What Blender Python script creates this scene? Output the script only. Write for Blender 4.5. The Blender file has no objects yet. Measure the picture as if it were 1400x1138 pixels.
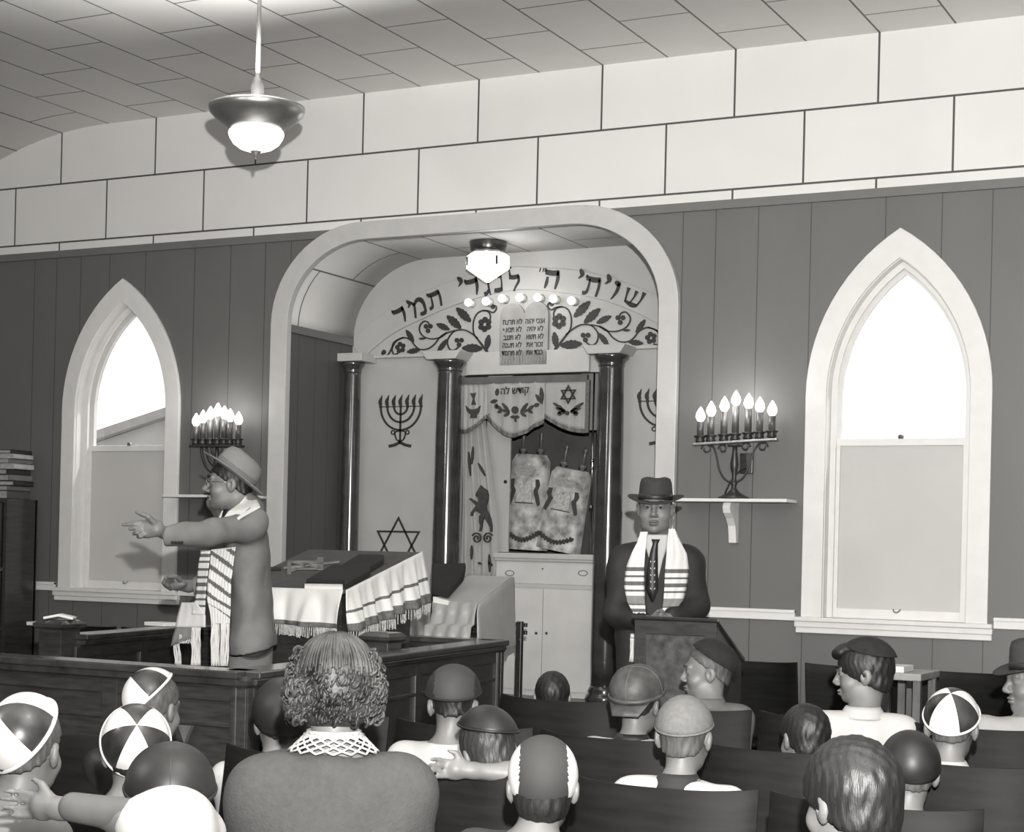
import bpy, bmesh, math, random
import numpy as np
import openvdb
from mathutils import Vector, Matrix
random.seed(7)
S = bpy.context.scene
COL = S.collection
V = Vector

# ------------------------------------------------------------------ camera
F, CX, CY = 2386.0, 628.6, 745.0
YAW, PIT, ROL = -.4856, .0034, .0237
EYE = V((8.55, -9.378, 1.45))
fwd = V((math.sin(YAW) * math.cos(PIT), math.cos(YAW) * math.cos(PIT), math.sin(PIT)))
_r = fwd.cross(V((0, 0, 1))).normalized()
_u = _r.cross(fwd)
rgt = _r * math.cos(ROL) + _u * math.sin(ROL)
up = -_r * math.sin(ROL) + _u * math.cos(ROL)
cam = bpy.data.cameras.new('camera')
cam_o = bpy.data.objects.new('camera', cam)
COL.objects.link(cam_o)
M3 = Matrix((rgt, up, -fwd)).transposed()
cam_o.matrix_world = Matrix.Translation(EYE) @ M3.to_4x4()
cam.sensor_width = 36
cam.lens = F / 1400 * 36
cam.shift_x = (700 - CX) / 1400
cam.shift_y = (CY - 569) / 1400
cam.clip_end = 200
S.camera = cam_o
S.view_settings.view_transform = 'Standard'
S.view_settings.look = 'None'
S.view_settings.gamma = 1
S.view_settings.exposure = 0


def ray(x, y):
    return fwd + rgt * ((x - CX) / F) - up * ((y - CY) / F)


def at(x, y, Y):
    d = ray(x, y)
    return EYE + d * ((Y - EYE.y) / d.y)


def atX(x, y, X):
    d = ray(x, y)
    return EYE + d * ((X - EYE.x) / d.x)


def atz(x, y, Z):
    d = ray(x, y)
    return EYE + d * ((Z - EYE.z) / d.z)


def pw(x, y, w):
    return EYE + ray(x, y) * w


# ------------------------------------------------------------------ materials
TINT = (1.0, .985, .962)
_mats = {}


def mat(name, v, rough=.6, metal=0, var=.08, scale=12, bump=0, bscale=200, coat=0, sheen=0, stretch=(1, 1, 1), spec=.5, col2=None):
    if name in _mats:
        return _mats[name]
    m = bpy.data.materials.new(name)
    m.use_nodes = True
    nt = m.node_tree
    b = nt.nodes['Principled BSDF']
    c = tuple(v * t for t in TINT) + (1,)
    tc = nt.nodes.new('ShaderNodeTexCoord')
    mp = nt.nodes.new('ShaderNodeMapping')
    mp.inputs['Scale'].default_value = stretch
    nt.links.new(tc.outputs['Object'], mp.inputs[0])
    nz = nt.nodes.new('ShaderNodeTexNoise')
    nz.inputs['Scale'].default_value = scale
    nz.inputs['Detail'].default_value = 5
    nt.links.new(mp.outputs[0], nz.inputs['Vector'])
    rp = nt.nodes.new('ShaderNodeValToRGB')
    rp.color_ramp.elements[0].position = .3
    rp.color_ramp.elements[1].position = .7
    rp.color_ramp.elements[0].color = tuple(x * (1 - var) for x in c[:3]) + (1,)
    hi = c if col2 is None else tuple(col2 * t for t in TINT) + (1,)
    rp.color_ramp.elements[1].color = tuple(min(1, x * (1 + var)) for x in hi[:3]) + (1,)
    nt.links.new(nz.outputs['Fac'], rp.inputs[0])
    nt.links.new(rp.outputs[0], b.inputs['Base Color'])
    b.inputs['Roughness'].default_value = rough
    b.inputs['Metallic'].default_value = metal
    b.inputs['Coat Weight'].default_value = coat
    b.inputs['Coat Roughness'].default_value = .15
    b.inputs['Sheen Weight'].default_value = sheen
    b.inputs['Specular IOR Level'].default_value = spec
    if bump:
        n2 = nt.nodes.new('ShaderNodeTexNoise')
        n2.inputs['Scale'].default_value = bscale
        nt.links.new(mp.outputs[0], n2.inputs['Vector'])
        bp = nt.nodes.new('ShaderNodeBump')
        bp.inputs['Strength'].default_value = bump
        bp.inputs['Distance'].default_value = .01
        nt.links.new(n2.outputs['Fac'], bp.inputs['Height'])
        nt.links.new(bp.outputs[0], b.inputs['Normal'])
    _mats[name] = m
    return m


def emit(name, v, s):
    if name in _mats:
        return _mats[name]
    m = bpy.data.materials.new(name)
    m.use_nodes = True
    b = m.node_tree.nodes['Principled BSDF']
    b.inputs['Base Color'].default_value = (.8, .79, .76, 1)
    b.inputs['Emission Color'].default_value = (v, v * .985, v * .96, 1)
    b.inputs['Emission Strength'].default_value = s
    _mats[name] = m
    return m


# ------------------------------------------------------------------ objects
def tag(o, label=None, cat=None, group=None, kind=None):
    if label: o['label'] = label
    if cat: o['category'] = cat
    if group: o['group'] = group
    if kind: o['kind'] = kind
    return o


def thing(name, label, cat, loc=(0, 0, 0), group=None):
    o = bpy.data.objects.new(name, None)
    COL.objects.link(o)
    o.location = loc
    o.empty_display_size = .1
    return tag(o, label, cat, group)


def link(name, me, mats, parent=None, smooth=True):
    o = bpy.data.objects.new(name, me)
    COL.objects.link(o)
    if not isinstance(mats, (list, tuple)): mats = [mats]
    for m in mats: me.materials.append(m)
    if smooth:
        me.polygons.foreach_set('use_smooth', [True] * len(me.polygons))
    if parent:
        o.parent = parent
        inv = Matrix.Translation(-wloc(parent))
        me.transform(inv)
    return o


def wloc(o):
    l = V(o.location)
    p = o.parent
    while p:
        l = l + V(p.location)
        p = p.parent
    return l


def obj(name, bm, mats, parent=None, smooth=False, auto=None, bevel=0, solid=0, recalc=True, sub=0):
    """bm holds world coordinates; parents are only translated, so a child is shifted by the parent's place."""
    if recalc: bmesh.ops.recalc_face_normals(bm, faces=bm.faces)
    me = bpy.data.meshes.new(name)
    bm.to_mesh(me)
    bm.free()
    o = link(name, me, mats, parent, smooth)
    if solid:
        md = o.modifiers.new('thickness', 'SOLIDIFY')
        md.thickness = solid
        md.offset = 0
    if bevel:
        md = o.modifiers.new('bevel', 'BEVEL')
        md.width = bevel
        md.segments = 2
        md.limit_method = 'ANGLE'
    if sub:
        md = o.modifiers.new('sub', 'SUBSURF')
        md.levels = md.render_levels = sub
    return o


def struct(name, bm, mats, **k):
    o = obj(name, bm, mats, **k)
    o['kind'] = 'structure'
    return o


def B():
    return bmesh.new()


def frame(x=None, z=None):
    """rotation with local x along x and local z along z"""
    z = (z or V((0, 0, 1))).normalized()
    x = (x or V((1, 0, 0)))
    x = (x - z * x.dot(z)).normalized()
    y = z.cross(x)
    return Matrix((x, y, z)).transposed()


def rot(ax, deg):
    return Matrix.Rotation(math.radians(deg), 3, ax)


def box(bm, c, s, R=None, mi=0):
    c = V(c)
    vs = []
    for k in range(8):
        p = V(((k & 1) - .5, ((k >> 1) & 1) - .5, ((k >> 2) & 1) - .5))
        p = V((p.x * s[0], p.y * s[1], p.z * s[2]))
        if R: p = R @ p
        vs.append(bm.verts.new(c + p))
    for f in ((0, 2, 3, 1), (4, 5, 7, 6), (0, 1, 5, 4), (2, 6, 7, 3), (0, 4, 6, 2), (1, 3, 7, 5)):
        bm.faces.new([vs[i] for i in f]).material_index = mi


def hull(bm, lo, hi, mi=0):
    """box between two corners"""
    lo, hi = V(lo), V(hi)
    box(bm, (lo + hi) / 2, [abs(hi[i] - lo[i]) for i in range(3)], mi=mi)


def prism(bm, pts, d, mi=0):
    """polygon (world points) swept by the vector d"""
    a = [bm.verts.new(V(p)) for p in pts]
    b = [bm.verts.new(V(p) + V(d)) for p in pts]
    n = len(pts)
    bm.faces.new(a[::-1]).material_index = mi
    bm.faces.new(b).material_index = mi
    for i in range(n):
        bm.faces.new((a[i], a[(i + 1) % n], b[(i + 1) % n], b[i])).material_index = mi


def lathe(bm, c, prof, n=32, R=None, sx=1, sy=1, mi=0, cap=True):
    c = V(c)
    rings = []
    for r, z in prof:
        ring = []
        for i in range(n):
            t = 2 * math.pi * i / n
            p = V((r * sx * math.cos(t), r * sy * math.sin(t), z))
            if R: p = R @ p
            ring.append(bm.verts.new(c + p))
        rings.append(ring)
    for a, b in zip(rings, rings[1:]):
        for i in range(n):
            bm.faces.new((a[i], a[(i + 1) % n], b[(i + 1) % n], b[i])).material_index = mi
    if cap:
        bm.faces.new(rings[0][::-1]).material_index = mi
        bm.faces.new(rings[-1]).material_index = mi


def tube(bm, pts, r, n=8, mi=0):
    pts = [V(p) for p in pts]
    if not isinstance(r, (list, tuple)): r = [r] * len(pts)
    rings = []
    prev = None
    for i, p in enumerate(pts):
        d = (pts[min(i + 1, len(pts) - 1)] - pts[max(i - 1, 0)])
        if d.length < 1e-9: d = V((0, 0, 1))
        d.normalize()
        if prev is None:
            a = d.orthogonal().normalized()
        else:
            a = prev - d * prev.dot(d)
            if a.length < 1e-6: a = d.orthogonal()
            a.normalize()
        prev = a
        b = d.cross(a)
        rings.append([bm.verts.new(p + (a * math.cos(2 * math.pi * k / n) + b * math.sin(2 * math.pi * k / n)) * r[i]) for k in range(n)])
    for u, w in zip(rings, rings[1:]):
        for k in range(n):
            bm.faces.new((u[k], u[(k + 1) % n], w[(k + 1) % n], w[k])).material_index = mi
    bm.faces.new(rings[0][::-1]).material_index = mi
    bm.faces.new(rings[-1]).material_index = mi


def ball(bm, c, r, n=12, m=8, R=None, mi=0):
    if not isinstance(r, (list, tuple)): r = (r, r, r)
    prof = [(math.sin(math.pi * j / m), -math.cos(math.pi * j / m)) for j in range(m + 1)]
    prof[0] = (.02, -1); prof[-1] = (.02, 1)
    RR = (R or Matrix.Identity(3)) @ Matrix.Diagonal(V(r))
    lathe(bm, c, prof, n, RR, mi=mi)


def smooth_line(pts, k=6):
    """Catmull-Rom through the points"""
    pts = [V(p) for p in pts]
    out = []
    for i in range(len(pts) - 1):
        p0, p1, p2, p3 = pts[max(i - 1, 0)], pts[i], pts[i + 1], pts[min(i + 2, len(pts) - 1)]
        for j in range(k):
            t = j / k
            out.append(.5 * ((2 * p1) + (p2 - p0) * t + (2 * p0 - 5 * p1 + 4 * p2 - p3) * t * t + (3 * p1 - p0 - 3 * p2 + p3) * t ** 3))
    out.append(pts[-1])
    return out


def grid(bm, P, mi=None, closed=False):
    """faces over a grid of world points; mi(i, j) gives the material slot"""
    vv = [[bm.verts.new(p) for p in row] for row in P]
    for i in range(len(vv) - 1):
        for j in range(len(vv[0]) - (0 if closed else 1)):
            j2 = (j + 1) % len(vv[0])
            f = bm.faces.new((vv[i][j], vv[i][j2], vv[i + 1][j2], vv[i + 1][j]))
            f.smooth = True
            if mi: f.material_index = mi(i, j)


# ------------------------------------------------------------------ smooth-union surfaces
def E_(c, r, R=None, k=.02, op='+'):
    return ('e', V(c), r, R, k, op)


def C_(a, b, ra, rb=None, k=.02, op='+'):
    return ('c', V(a), V(b), ra, ra if rb is None else rb, k, op)


def T_(a, b, ra, rb, R, sx, sy, k=.03, op='+'):
    """round cone whose section is stretched by sx, sy along the columns 0, 1 of R"""
    return ('t', V(a), V(b), ra, rb, R, sx, sy, k, op)


def _cone(p, a, b, ra, rb):
    ba = b - a
    L = float(ba @ ba) or 1e-9
    h = np.clip(((p - a) @ ba) / L, 0, 1)
    return np.linalg.norm(p - a - h[..., None] * ba, axis=-1) - (ra + (rb - ra) * h)


def _eval(q, P):
    if q[0] == 'e':
        c, r, R = np.array(q[1]), np.array(q[2], float), q[3]
        p = P - c
        if R is not None: p = p @ np.array(R)
        k0 = np.linalg.norm(p / r, axis=-1)
        k1 = np.linalg.norm(p / (r * r), axis=-1) + 1e-9
        return k0 * (k0 - 1) / k1
    if q[0] == 'c':
        return _cone(P, np.array(q[1]), np.array(q[2]), q[3], q[4])
    R = np.array(q[5])
    s = np.array([q[6], q[7], 1.0])
    p = (P @ R) / s
    return _cone(p, (np.array(q[1]) @ R) / s, (np.array(q[2]) @ R) / s, q[3], q[4]) * min(q[6], q[7])


def _bounds(q):
    if q[0] == 'e':
        m = max(q[2])
        return np.array(q[1]) - m, np.array(q[1]) + m
    m = max(q[3], q[4]) * (1 if q[0] == 'c' else max(q[6], q[7], 1))
    a, b = np.array(q[1]), np.array(q[2])
    return np.minimum(a, b) - m, np.maximum(a, b) + m


def sdf(name, prims, vox, mats, parent, cuts=(), noise=None, relax=1):
    lo = np.min([_bounds(q)[0] for q in prims if q[-1] == '+'], axis=0) - 3 * vox - .01
    hi = np.max([_bounds(q)[1] for q in prims if q[-1] == '+'], axis=0) + 3 * vox + .01
    n = np.ceil((hi - lo) / vox).astype(int) + 1
    D = np.full(n, .2, np.float32)
    ax = [lo[i] + np.arange(n[i]) * vox for i in range(3)]
    for q in prims:
        a, b = _bounds(q)
        k = q[-2]
        m = k + 3 * vox + .012
        i0 = np.maximum(0, np.floor((a - m - lo) / vox).astype(int))
        i1 = np.minimum(n, np.ceil((b + m - lo) / vox).astype(int) + 1)
        if (i1 <= i0).any(): continue
        X, Y, Z = np.meshgrid(ax[0][i0[0]:i1[0]], ax[1][i0[1]:i1[1]], ax[2][i0[2]:i1[2]], indexing='ij')
        d = _eval(q, np.stack((X, Y, Z), -1)).astype(np.float32)
        sl = tuple(slice(i0[i], i1[i]) for i in range(3))
        o = D[sl]
        if q[-1] == '-': o = -o
        h = np.maximum(k - np.abs(o - d), 0) / k
        o = np.minimum(o, d) - h * h * k * .25
        if q[-1] == '-':
            # smooth subtraction
            o0 = D[sl]
            h = np.maximum(k - np.abs(o0 + d), 0) / k
            o = np.maximum(o0, -d) + h * h * k * .25
        D[sl] = o
    if cuts:
        X, Y, Z = np.meshgrid(*ax, indexing='ij')
        P = np.stack((X, Y, Z), -1)
        for c, nrm in cuts:
            nn = np.array(V(nrm).normalized())
            D = np.maximum(D, ((P - np.array(V(c))) @ nn).astype(np.float32))
    if noise is not None:
        X, Y, Z = np.meshgrid(*ax, indexing='ij')
        D = D + noise(X, Y, Z).astype(np.float32)
    g = openvdb.FloatGrid(.2)
    g.copyFromArray(np.ascontiguousarray(D))
    pts, quads = g.convertToQuads(isovalue=0.0)
    pts = pts * vox + lo
    me = bpy.data.meshes.new(name)
    me.from_pydata([tuple(p) for p in pts.tolist()], [], [tuple(q) for q in quads.tolist()])
    bm = bmesh.new()
    bm.from_mesh(me)
    bmesh.ops.recalc_face_normals(bm, faces=bm.faces)
    for _ in range(relax):
        bmesh.ops.smooth_vert(bm, verts=bm.verts, factor=.5, use_axis_x=True, use_axis_y=True, use_axis_z=True)
    bm.to_mesh(me)
    bm.free()
    return link(name, me, mats, parent, True)


def text_mesh(name, body, size, origin, xdir, zdir, mats, parent=None, ext=.002, align='CENTER', squash=1.0):
    cu = bpy.data.curves.new(name, 'FONT')
    cu.body = body
    cu.size = size
    cu.extrude = ext
    cu.align_x = align
    cu.align_y = 'CENTER'
    cu.offset = size * .022
    t = bpy.data.objects.new(name, cu)
    COL.objects.link(t)
    bpy.context.view_layer.update()
    me = bpy.data.meshes.new_from_object(t.evaluated_get(bpy.context.evaluated_depsgraph_get()))
    bpy.data.objects.remove(t)
    x = V(xdir).normalized()
    z = V(zdir).normalized()
    y = x.cross(z)  # faces the room
    M = Matrix((x * squash, z, -y if False else x.cross(z))).transposed().to_4x4()
    M = Matrix.Translation(V(origin)) @ M
    me.transform(M)
    return link(name, me, mats, parent, False)
# ------------------------------------------------------------------ shared materials
M_white = mat('white_paint', .62, .45, var=.03, bump=.05)
M_arch = mat('cream_paint', .44, .5, var=.04)
M_fac = mat('facade_paint', .37, .55, var=.05, scale=5)
M_dark = mat('dark_wood', .028, .3, var=.35, scale=6, stretch=(1, 1, 8), coat=.25)
M_wood = mat('brown_wood', .031, .38, var=.35, scale=5, stretch=(2, 2, 14), coat=.2)
M_wood2 = mat('oak_wood', .10, .45, var=.3, scale=7, stretch=(6, 6, 1), coat=.1)
M_paintblk = mat('painted_black', .022, .6, var=.2)
M_iron = mat('black_iron', .03, .4, metal=.3, var=.2)
M_black = mat('black_velvet', .012, .9, var=.2)
M_col = mat('column_marble', .036, .16, var=.3, scale=3, coat=.7, stretch=(1, 1, 3))
M_chrome = mat('chrome', .55, .18, metal=1, var=.05)
M_steel = mat('brushed_steel', .35, .3, metal=.9, var=.1)
M_floor = mat('floor_boards', .08, .35, var=.3, scale=4, stretch=(8, .6, 1))
M_paper = mat('paper', .7, .8, var=.04)


def brick_mat(name, v, seam, swap, ox, oy, var=.04, uv=False):
    m = bpy.data.materials.new(name)
    m.use_nodes = True
    nt = m.node_tree
    b = nt.nodes['Principled BSDF']
    b.inputs['Roughness'].default_value = .6
    tc = nt.nodes.new('ShaderNodeTexCoord')
    sp = nt.nodes.new('ShaderNodeSeparateXYZ')
    cb = nt.nodes.new('ShaderNodeCombineXYZ')
    nt.links.new(tc.outputs['UV' if uv else 'Object'], sp.inputs[0])
    for i, (ax, off) in enumerate(((swap[0], ox), (swap[1], oy))):
        a = nt.nodes.new('ShaderNodeMath')
        a.operation = 'ADD'
        a.inputs[1].default_value = off
        nt.links.new(sp.outputs[ax], a.inputs[0])
        nt.links.new(a.outputs[0], cb.inputs[i])
    br = nt.nodes.new('ShaderNodeTexBrick')
    br.offset = .5
    br.offset_frequency = 2
    br.inputs['Scale'].default_value = 1
    br.inputs['Brick Width'].default_value = .8128
    br.inputs['Row Height'].default_value = .4064
    br.inputs['Mortar Size'].default_value = .0062
    br.inputs['Mortar Smooth'].default_value = .1
    br.inputs['Bias'].default_value = 0
    for k, x in (('Color1', v), ('Color2', v * (1 - var)), ('Mortar', seam)):
        br.inputs[k].default_value = tuple(x * t for t in TINT) + (1,)
    nt.links.new(cb.outputs[0], br.inputs['Vector'])
    nz = nt.nodes.new('ShaderNodeTexNoise')
    nz.inputs['Scale'].default_value = 2.5
    nz.inputs['Detail'].default_value = 4
    nt.links.new(tc.outputs['Object'], nz.inputs['Vector'])
    mr = nt.nodes.new('ShaderNodeMapRange')
    mr.inputs['To Min'].default_value = .93
    mr.inputs['To Max'].default_value = 1.05
    nt.links.new(nz.outputs['Fac'], mr.inputs[0])
    mx = nt.nodes.new('ShaderNodeMix')
    mx.data_type = 'RGBA'
    mx.blend_type = 'MULTIPLY'
    mx.inputs['Factor'].default_value = 1
    nt.links.new(br.outputs['Color'], mx.inputs['A'])
    nt.links.new(mr.outputs[0], mx.inputs['B'])
    nt.links.new(mx.outputs['Result'], b.inputs['Base Color'])
    return m


T, H = .8128, .4064
M_tile = brick_mat('wall_tiles', .66, .06, ('X', 'Z'), 40 * T, -3.521 + H)
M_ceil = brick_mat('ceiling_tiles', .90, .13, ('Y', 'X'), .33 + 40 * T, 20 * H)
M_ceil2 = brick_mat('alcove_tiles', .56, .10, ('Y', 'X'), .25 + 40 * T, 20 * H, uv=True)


def groove_mat(name, v, axis, seams, g=.45, var=.06):
    m = mat(name, v, .5, var=var, scale=3, stretch=(1, 1, .4))
    nt = m.node_tree
    b = nt.nodes['Principled BSDF']
    src = b.inputs['Base Color'].links[0].from_socket
    tc = nt.nodes.new('ShaderNodeTexCoord')
    sp = nt.nodes.new('ShaderNodeSeparateXYZ')
    nt.links.new(tc.outputs['Object'], sp.inputs[0])
    prev = None
    for s in seams:
        c = nt.nodes.new('ShaderNodeMath')
        c.operation = 'COMPARE'
        c.inputs[1].default_value = s
        c.inputs[2].default_value = .0032
        nt.links.new(sp.outputs[axis], c.inputs[0])
        if prev is None:
            prev = c.outputs[0]
        else:
            a = nt.nodes.new('ShaderNodeMath')
            a.operation = 'MAXIMUM'
            nt.links.new(prev, a.inputs[0])
            nt.links.new(c.outputs[0], a.inputs[1])
            prev = a.outputs[0]
    mx = nt.nodes.new('ShaderNodeMix')
    mx.data_type = 'RGBA'
    nt.links.new(prev, mx.inputs['Factor'])
    nt.links.new(src, mx.inputs['A'])
    mx.inputs['B'].default_value = tuple(v * g * t for t in TINT) + (1,)
    nt.links.new(mx.outputs['Result'], b.inputs['Base Color'])
    return m


seams = [-.9, -.55, -.3, at(47, 400, 0).x, at(77, 400, 0).x, at(110, 400, 0).x, at(150, 370, 0).x, at(199, 370, 0).x,
         at(265, 420, 0).x, at(314, 420, 0).x, at(362, 400, 0).x, at(398, 350, 0).x,
         at(932, 400, 0).x, at(978, 350, 0).x, at(1036, 350, 0).x, at(1108, 350, 0).x, at(1211, 300, 0).x,
         at(1288, 300, 0).x, at(1357, 300, 0).x, 7.0, 7.3, 7.6, 7.95, 8.3, 8.6, 9.0, 9.3, 9.6]
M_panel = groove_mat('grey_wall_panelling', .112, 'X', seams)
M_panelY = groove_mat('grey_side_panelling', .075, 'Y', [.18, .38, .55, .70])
M_side = groove_mat('grey_long_wall_panelling', .16, 'Y', [-11.5 + .41 * i for i in range(30)])
M_mould = mat('grey_moulding', .13, .5, var=.04)


# ------------------------------------------------------------------ outlines
def gothic(cx, a, z0, zs, za, n=14):
    """pointed arch outline (x, z): up the right side, over the point, down the left"""
    h = za - zs
    c = (h * h - a * a) / (2 * a)
    R = a + c
    t1 = math.asin(h / R)
    pts = [(cx + a, z0)]
    for i in range(n + 1):
        t = t1 * i / n
        pts.append((cx - c + R * math.cos(t), zs + R * math.sin(t)))
    for i in range(n - 1, -1, -1):
        t = t1 * i / n
        pts.append((cx + c - R * math.cos(t), zs + R * math.sin(t)))
    pts.append((cx - a, z0))
    return pts


def portal(x0, x1, z0, zt, rx, rz, n=14):
    pts = [(x1, z0)]
    for i in range(n + 1):
        t = math.pi / 2 * i / n
        pts.append((x1 - rx + rx * math.cos(t), zt - rz + rz * math.sin(t)))
    for i in range(n + 1):
        t = math.pi / 2 * (1 - i / n)
        pts.append((x0 + rx - rx * math.cos(t), zt - rz + rz * math.sin(t)))
    pts.append((x0, z0))
    return pts


def ring_prism(bm, outer, inner, y0, y1, mi=0, close=False):
    """band between two outlines of equal length, from y0 to y1"""
    n = len(outer)
    g = [[bm.verts.new((p[0], y, p[1])) for p in L] for L in (outer, inner) for y in (y0, y1)]
    oa, ob, ia, ib = g
    rng = range(n if close else n - 1)
    for i in rng:
        j = (i + 1) % n
        for q in ((oa[i], oa[j], ia[j], ia[i]), (ob[i], ob[j], ib[j], ib[i]), (oa[i], oa[j], ob[j], ob[i]), (ia[i], ia[j], ib[j], ib[i])):
            bm.faces.new(q).material_index = mi
    if not close:
        for i in (0, n - 1):
            bm.faces.new((oa[i], ia[i], ib[i], ob[i])).material_index = mi


WX = (.982, 6.238)
ZW0 = 1.13
A_OUT = portal(2.205, 4.988, 0.0, 3.495, .66, .62)
A_IN = portal(2.330, 4.868, 0.0, 3.385, .57, .50)
bm = B()
loops = [[(-1.30, 0), (10, 0), (10, 3.46), (-1.30, 3.46)]]
for wx in WX: loops.append(gothic(wx, .39, ZW0, 2.35, 3.085))
loops.append([(p[0], max(p[1], .02)) for p in portal(2.25, 4.965, 0, 3.445, .62, .56)])
edges = []
for L in loops:
    vs = [bm.verts.new((x, 0, z)) for x, z in L]
    edges += [bm.edges.new((vs[i], vs[(i + 1) % len(vs)])) for i in range(len(vs))]
bmesh.ops.triangle_fill(bm, use_beauty=True, use_dissolve=False, edges=edges)
ret = bmesh.ops.extrude_face_region(bm, geom=list(bm.faces))
bmesh.ops.translate(bm, verts=[v for v in ret['geom'] if isinstance(v, bmesh.types.BMVert)], vec=(0, .17, 0))
hull(bm, (-1.30, 0, 3.46), (10, .17, 4.6), 1)
struct('wall_front', bm, [M_panel, M_tile])

# mouldings along the top of the panelling and the chair rail
bm = B()
for a, b in ((-1.3, 10),):
    hull(bm, (a, -.020, 3.412), (b, .01, 3.461))
struct('trim_1', bm, M_mould)
bm = B()
for a, b in ((-1.3, .45), (1.51, 2.2), (4.99, 5.705), (6.77, 10)):
    hull(bm, (a, -.022, 1.108), (b, .01, 1.165))
    hull(bm, (a, -.030, 1.148), (b, .01, 1.167))
struct('trim_2', bm, M_white, bevel=.003)
bm = B()
ring_prism(bm, A_OUT, A_IN, -.035, .02)
struct('trim_3', bm, M_arch, bevel=.004)

# ------------------------------------------------------------------ windows
m = mat('frosted_glass', .50, .7, var=.03, scale=3)
nt = m.node_tree
pb = nt.nodes['Principled BSDF']
tr = nt.nodes.new('ShaderNodeBsdfTranslucent')
tr.inputs['Color'].default_value = (.75, .73, .70, 1)
mxs = nt.nodes.new('ShaderNodeMixShader')
mxs.inputs[0].default_value = .12
nt.links.new(pb.outputs[0], mxs.inputs[1])
nt.links.new(tr.outputs[0], mxs.inputs[2])
nt.links.new(mxs.outputs[0], nt.nodes['Material Output'].inputs[0])
M_frost = m
m = bpy.data.materials.new('clear_glass')
m.use_nodes = True
nt = m.node_tree
nt.nodes.remove(nt.nodes['Principled BSDF'])
t_ = nt.nodes.new('ShaderNodeBsdfTransparent')
t_.inputs[0].default_value = (.96, .96, .96, 1)
g_ = nt.nodes.new('ShaderNodeBsdfGlossy')
g_.inputs['Roughness'].default_value = .02
mxs = nt.nodes.new('ShaderNodeMixShader')
mxs.inputs[0].default_value = .04
nt.links.new(t_.outputs[0], mxs.inputs[1])
nt.links.new(g_.outputs[0], mxs.inputs[2])
nt.links.new(mxs.outputs[0], nt.nodes['Material Output'].inputs[0])
M_glass = m

for i, wx in enumerate(WX):
    root = thing('window_%d' % (i + 1), None, None, (wx, 0, 1.1))
    root['kind'] = 'structure'
    bm = B()
    ring_prism(bm, gothic(wx, .5, ZW0, 2.35, 3.24), gothic(wx, .386, ZW0, 2.35, 3.08), -.022, .01)
    obj('casing', bm, M_white, root, bevel=.004)
    bm = B()
    hull(bm, (wx - .53, -.055, 1.108), (wx + .53, .10, 1.132))
    hull(bm, (wx - .53, -.040, 1.076), (wx + .53, .005, 1.108))
    hull(bm, (wx - .525, -.028, 1.044), (wx + .525, .005, 1.078))
    obj('sill', bm, M_white, root, bevel=.004)
    bm = B()   # lining of the reveal and the pointed frame of the upper light
    ring_prism(bm, gothic(wx, .392, ZW0, 2.35, 3.09), gothic(wx, .382, ZW0, 2.35, 3.075), .0, .165)
    ring_prism(bm, gothic(wx, .384, ZW0, 2.35, 3.08), gothic(wx, .352, ZW0, 2.35, 3.035), .075, .095)
    obj('reveal', bm, M_white, root)
    bm = B()
    ring_prism(bm, gothic(wx, .384, 2.06, 2.35, 3.08), gothic(wx, .335, 2.10, 2.35, 3.01), .125, .155)
    hull(bm, (wx - .384, .125, 2.06), (wx + .384, .155, 2.10))
    obj('upper_sash', bm, M_white, root)
    bm = B()
    pts = gothic(wx, .337, 2.09, 2.35, 3.015)
    prism(bm, [(x, .138, z) for x, z in pts], (0, .004, 0))
    obj('pane', bm, M_glass, root)
    ls = thing('lower_sash', None, None)
    ls.parent = root
    bm = B()
    for a, b in (((wx - .382, ZW0), (wx - .332, 2.115)), ((wx + .332, ZW0), (wx + .382, 2.115)), ((wx - .335, ZW0), (wx + .335, 1.185)), ((wx - .335, 2.075), (wx + .335, 2.115))):
        hull(bm, (a[0], .095, a[1]), (b[0], .125, b[1]))
    bpy.data.objects.remove(ls)
    ls = obj('lower_sash', bm, M_white, root, bevel=.004)
    bm = B()
    hull(bm, (wx - .336, .108, 1.18), (wx + .336, .114, 2.08))
    obj('pane', bm, M_frost, ls)
    bm = B()
    lathe(bm, (wx, .095, 2.125), [(.014, -.012), (.018, 0), (.012, .010)], 12)
    obj('latch', bm, M_steel, ls)
    bm = B()
    tube(bm, smooth_line([(wx - .02, .094, 1.188), (wx - .015, .085, 1.175), (wx + .005, .083, 1.172), (wx + .02, .094, 1.188)]), .004)
    obj('finger_pull', bm, M_steel, ls)

# ------------------------------------------------------------------ ceiling, floor, other walls
bm = B()
prof = []
R_ = 2.8
for k in range(13):
    t = math.radians(47) * (1 - k / 12)
    prof.append((.80 - R_ * math.sin(t), 4.32 - R_ * (1 - math.cos(t))))
for k in range(13):
    t = math.radians(47) * k / 12
    prof.append((7.85 + R_ * math.sin(t), 4.32 - R_ * (1 - math.cos(t))))
grid(bm, [[V((x, y, z)) for x, z in prof] for y in (.0, -6, -12.5)])
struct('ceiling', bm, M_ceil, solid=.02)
bm = B()
hull(bm, (-1.4, -12.6, -.06), (10.1, .0, 0))
struct('floor', bm, M_floor)
bm = B()
hull(bm, (-1.42, -12.6, 0), (-1.24, .17, 3.9))
struct('wall_left', bm, M_side)
bm = B()
hull(bm, (9.85, -12.6, 0), (10.02, .17, 3.9))
struct('wall_right', bm, M_side)
bm = B()
hull(bm, (-1.42, -12.7, 0), (10.02, -12.5, 4.6))
struct('wall_back', bm, M_panel)

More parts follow.
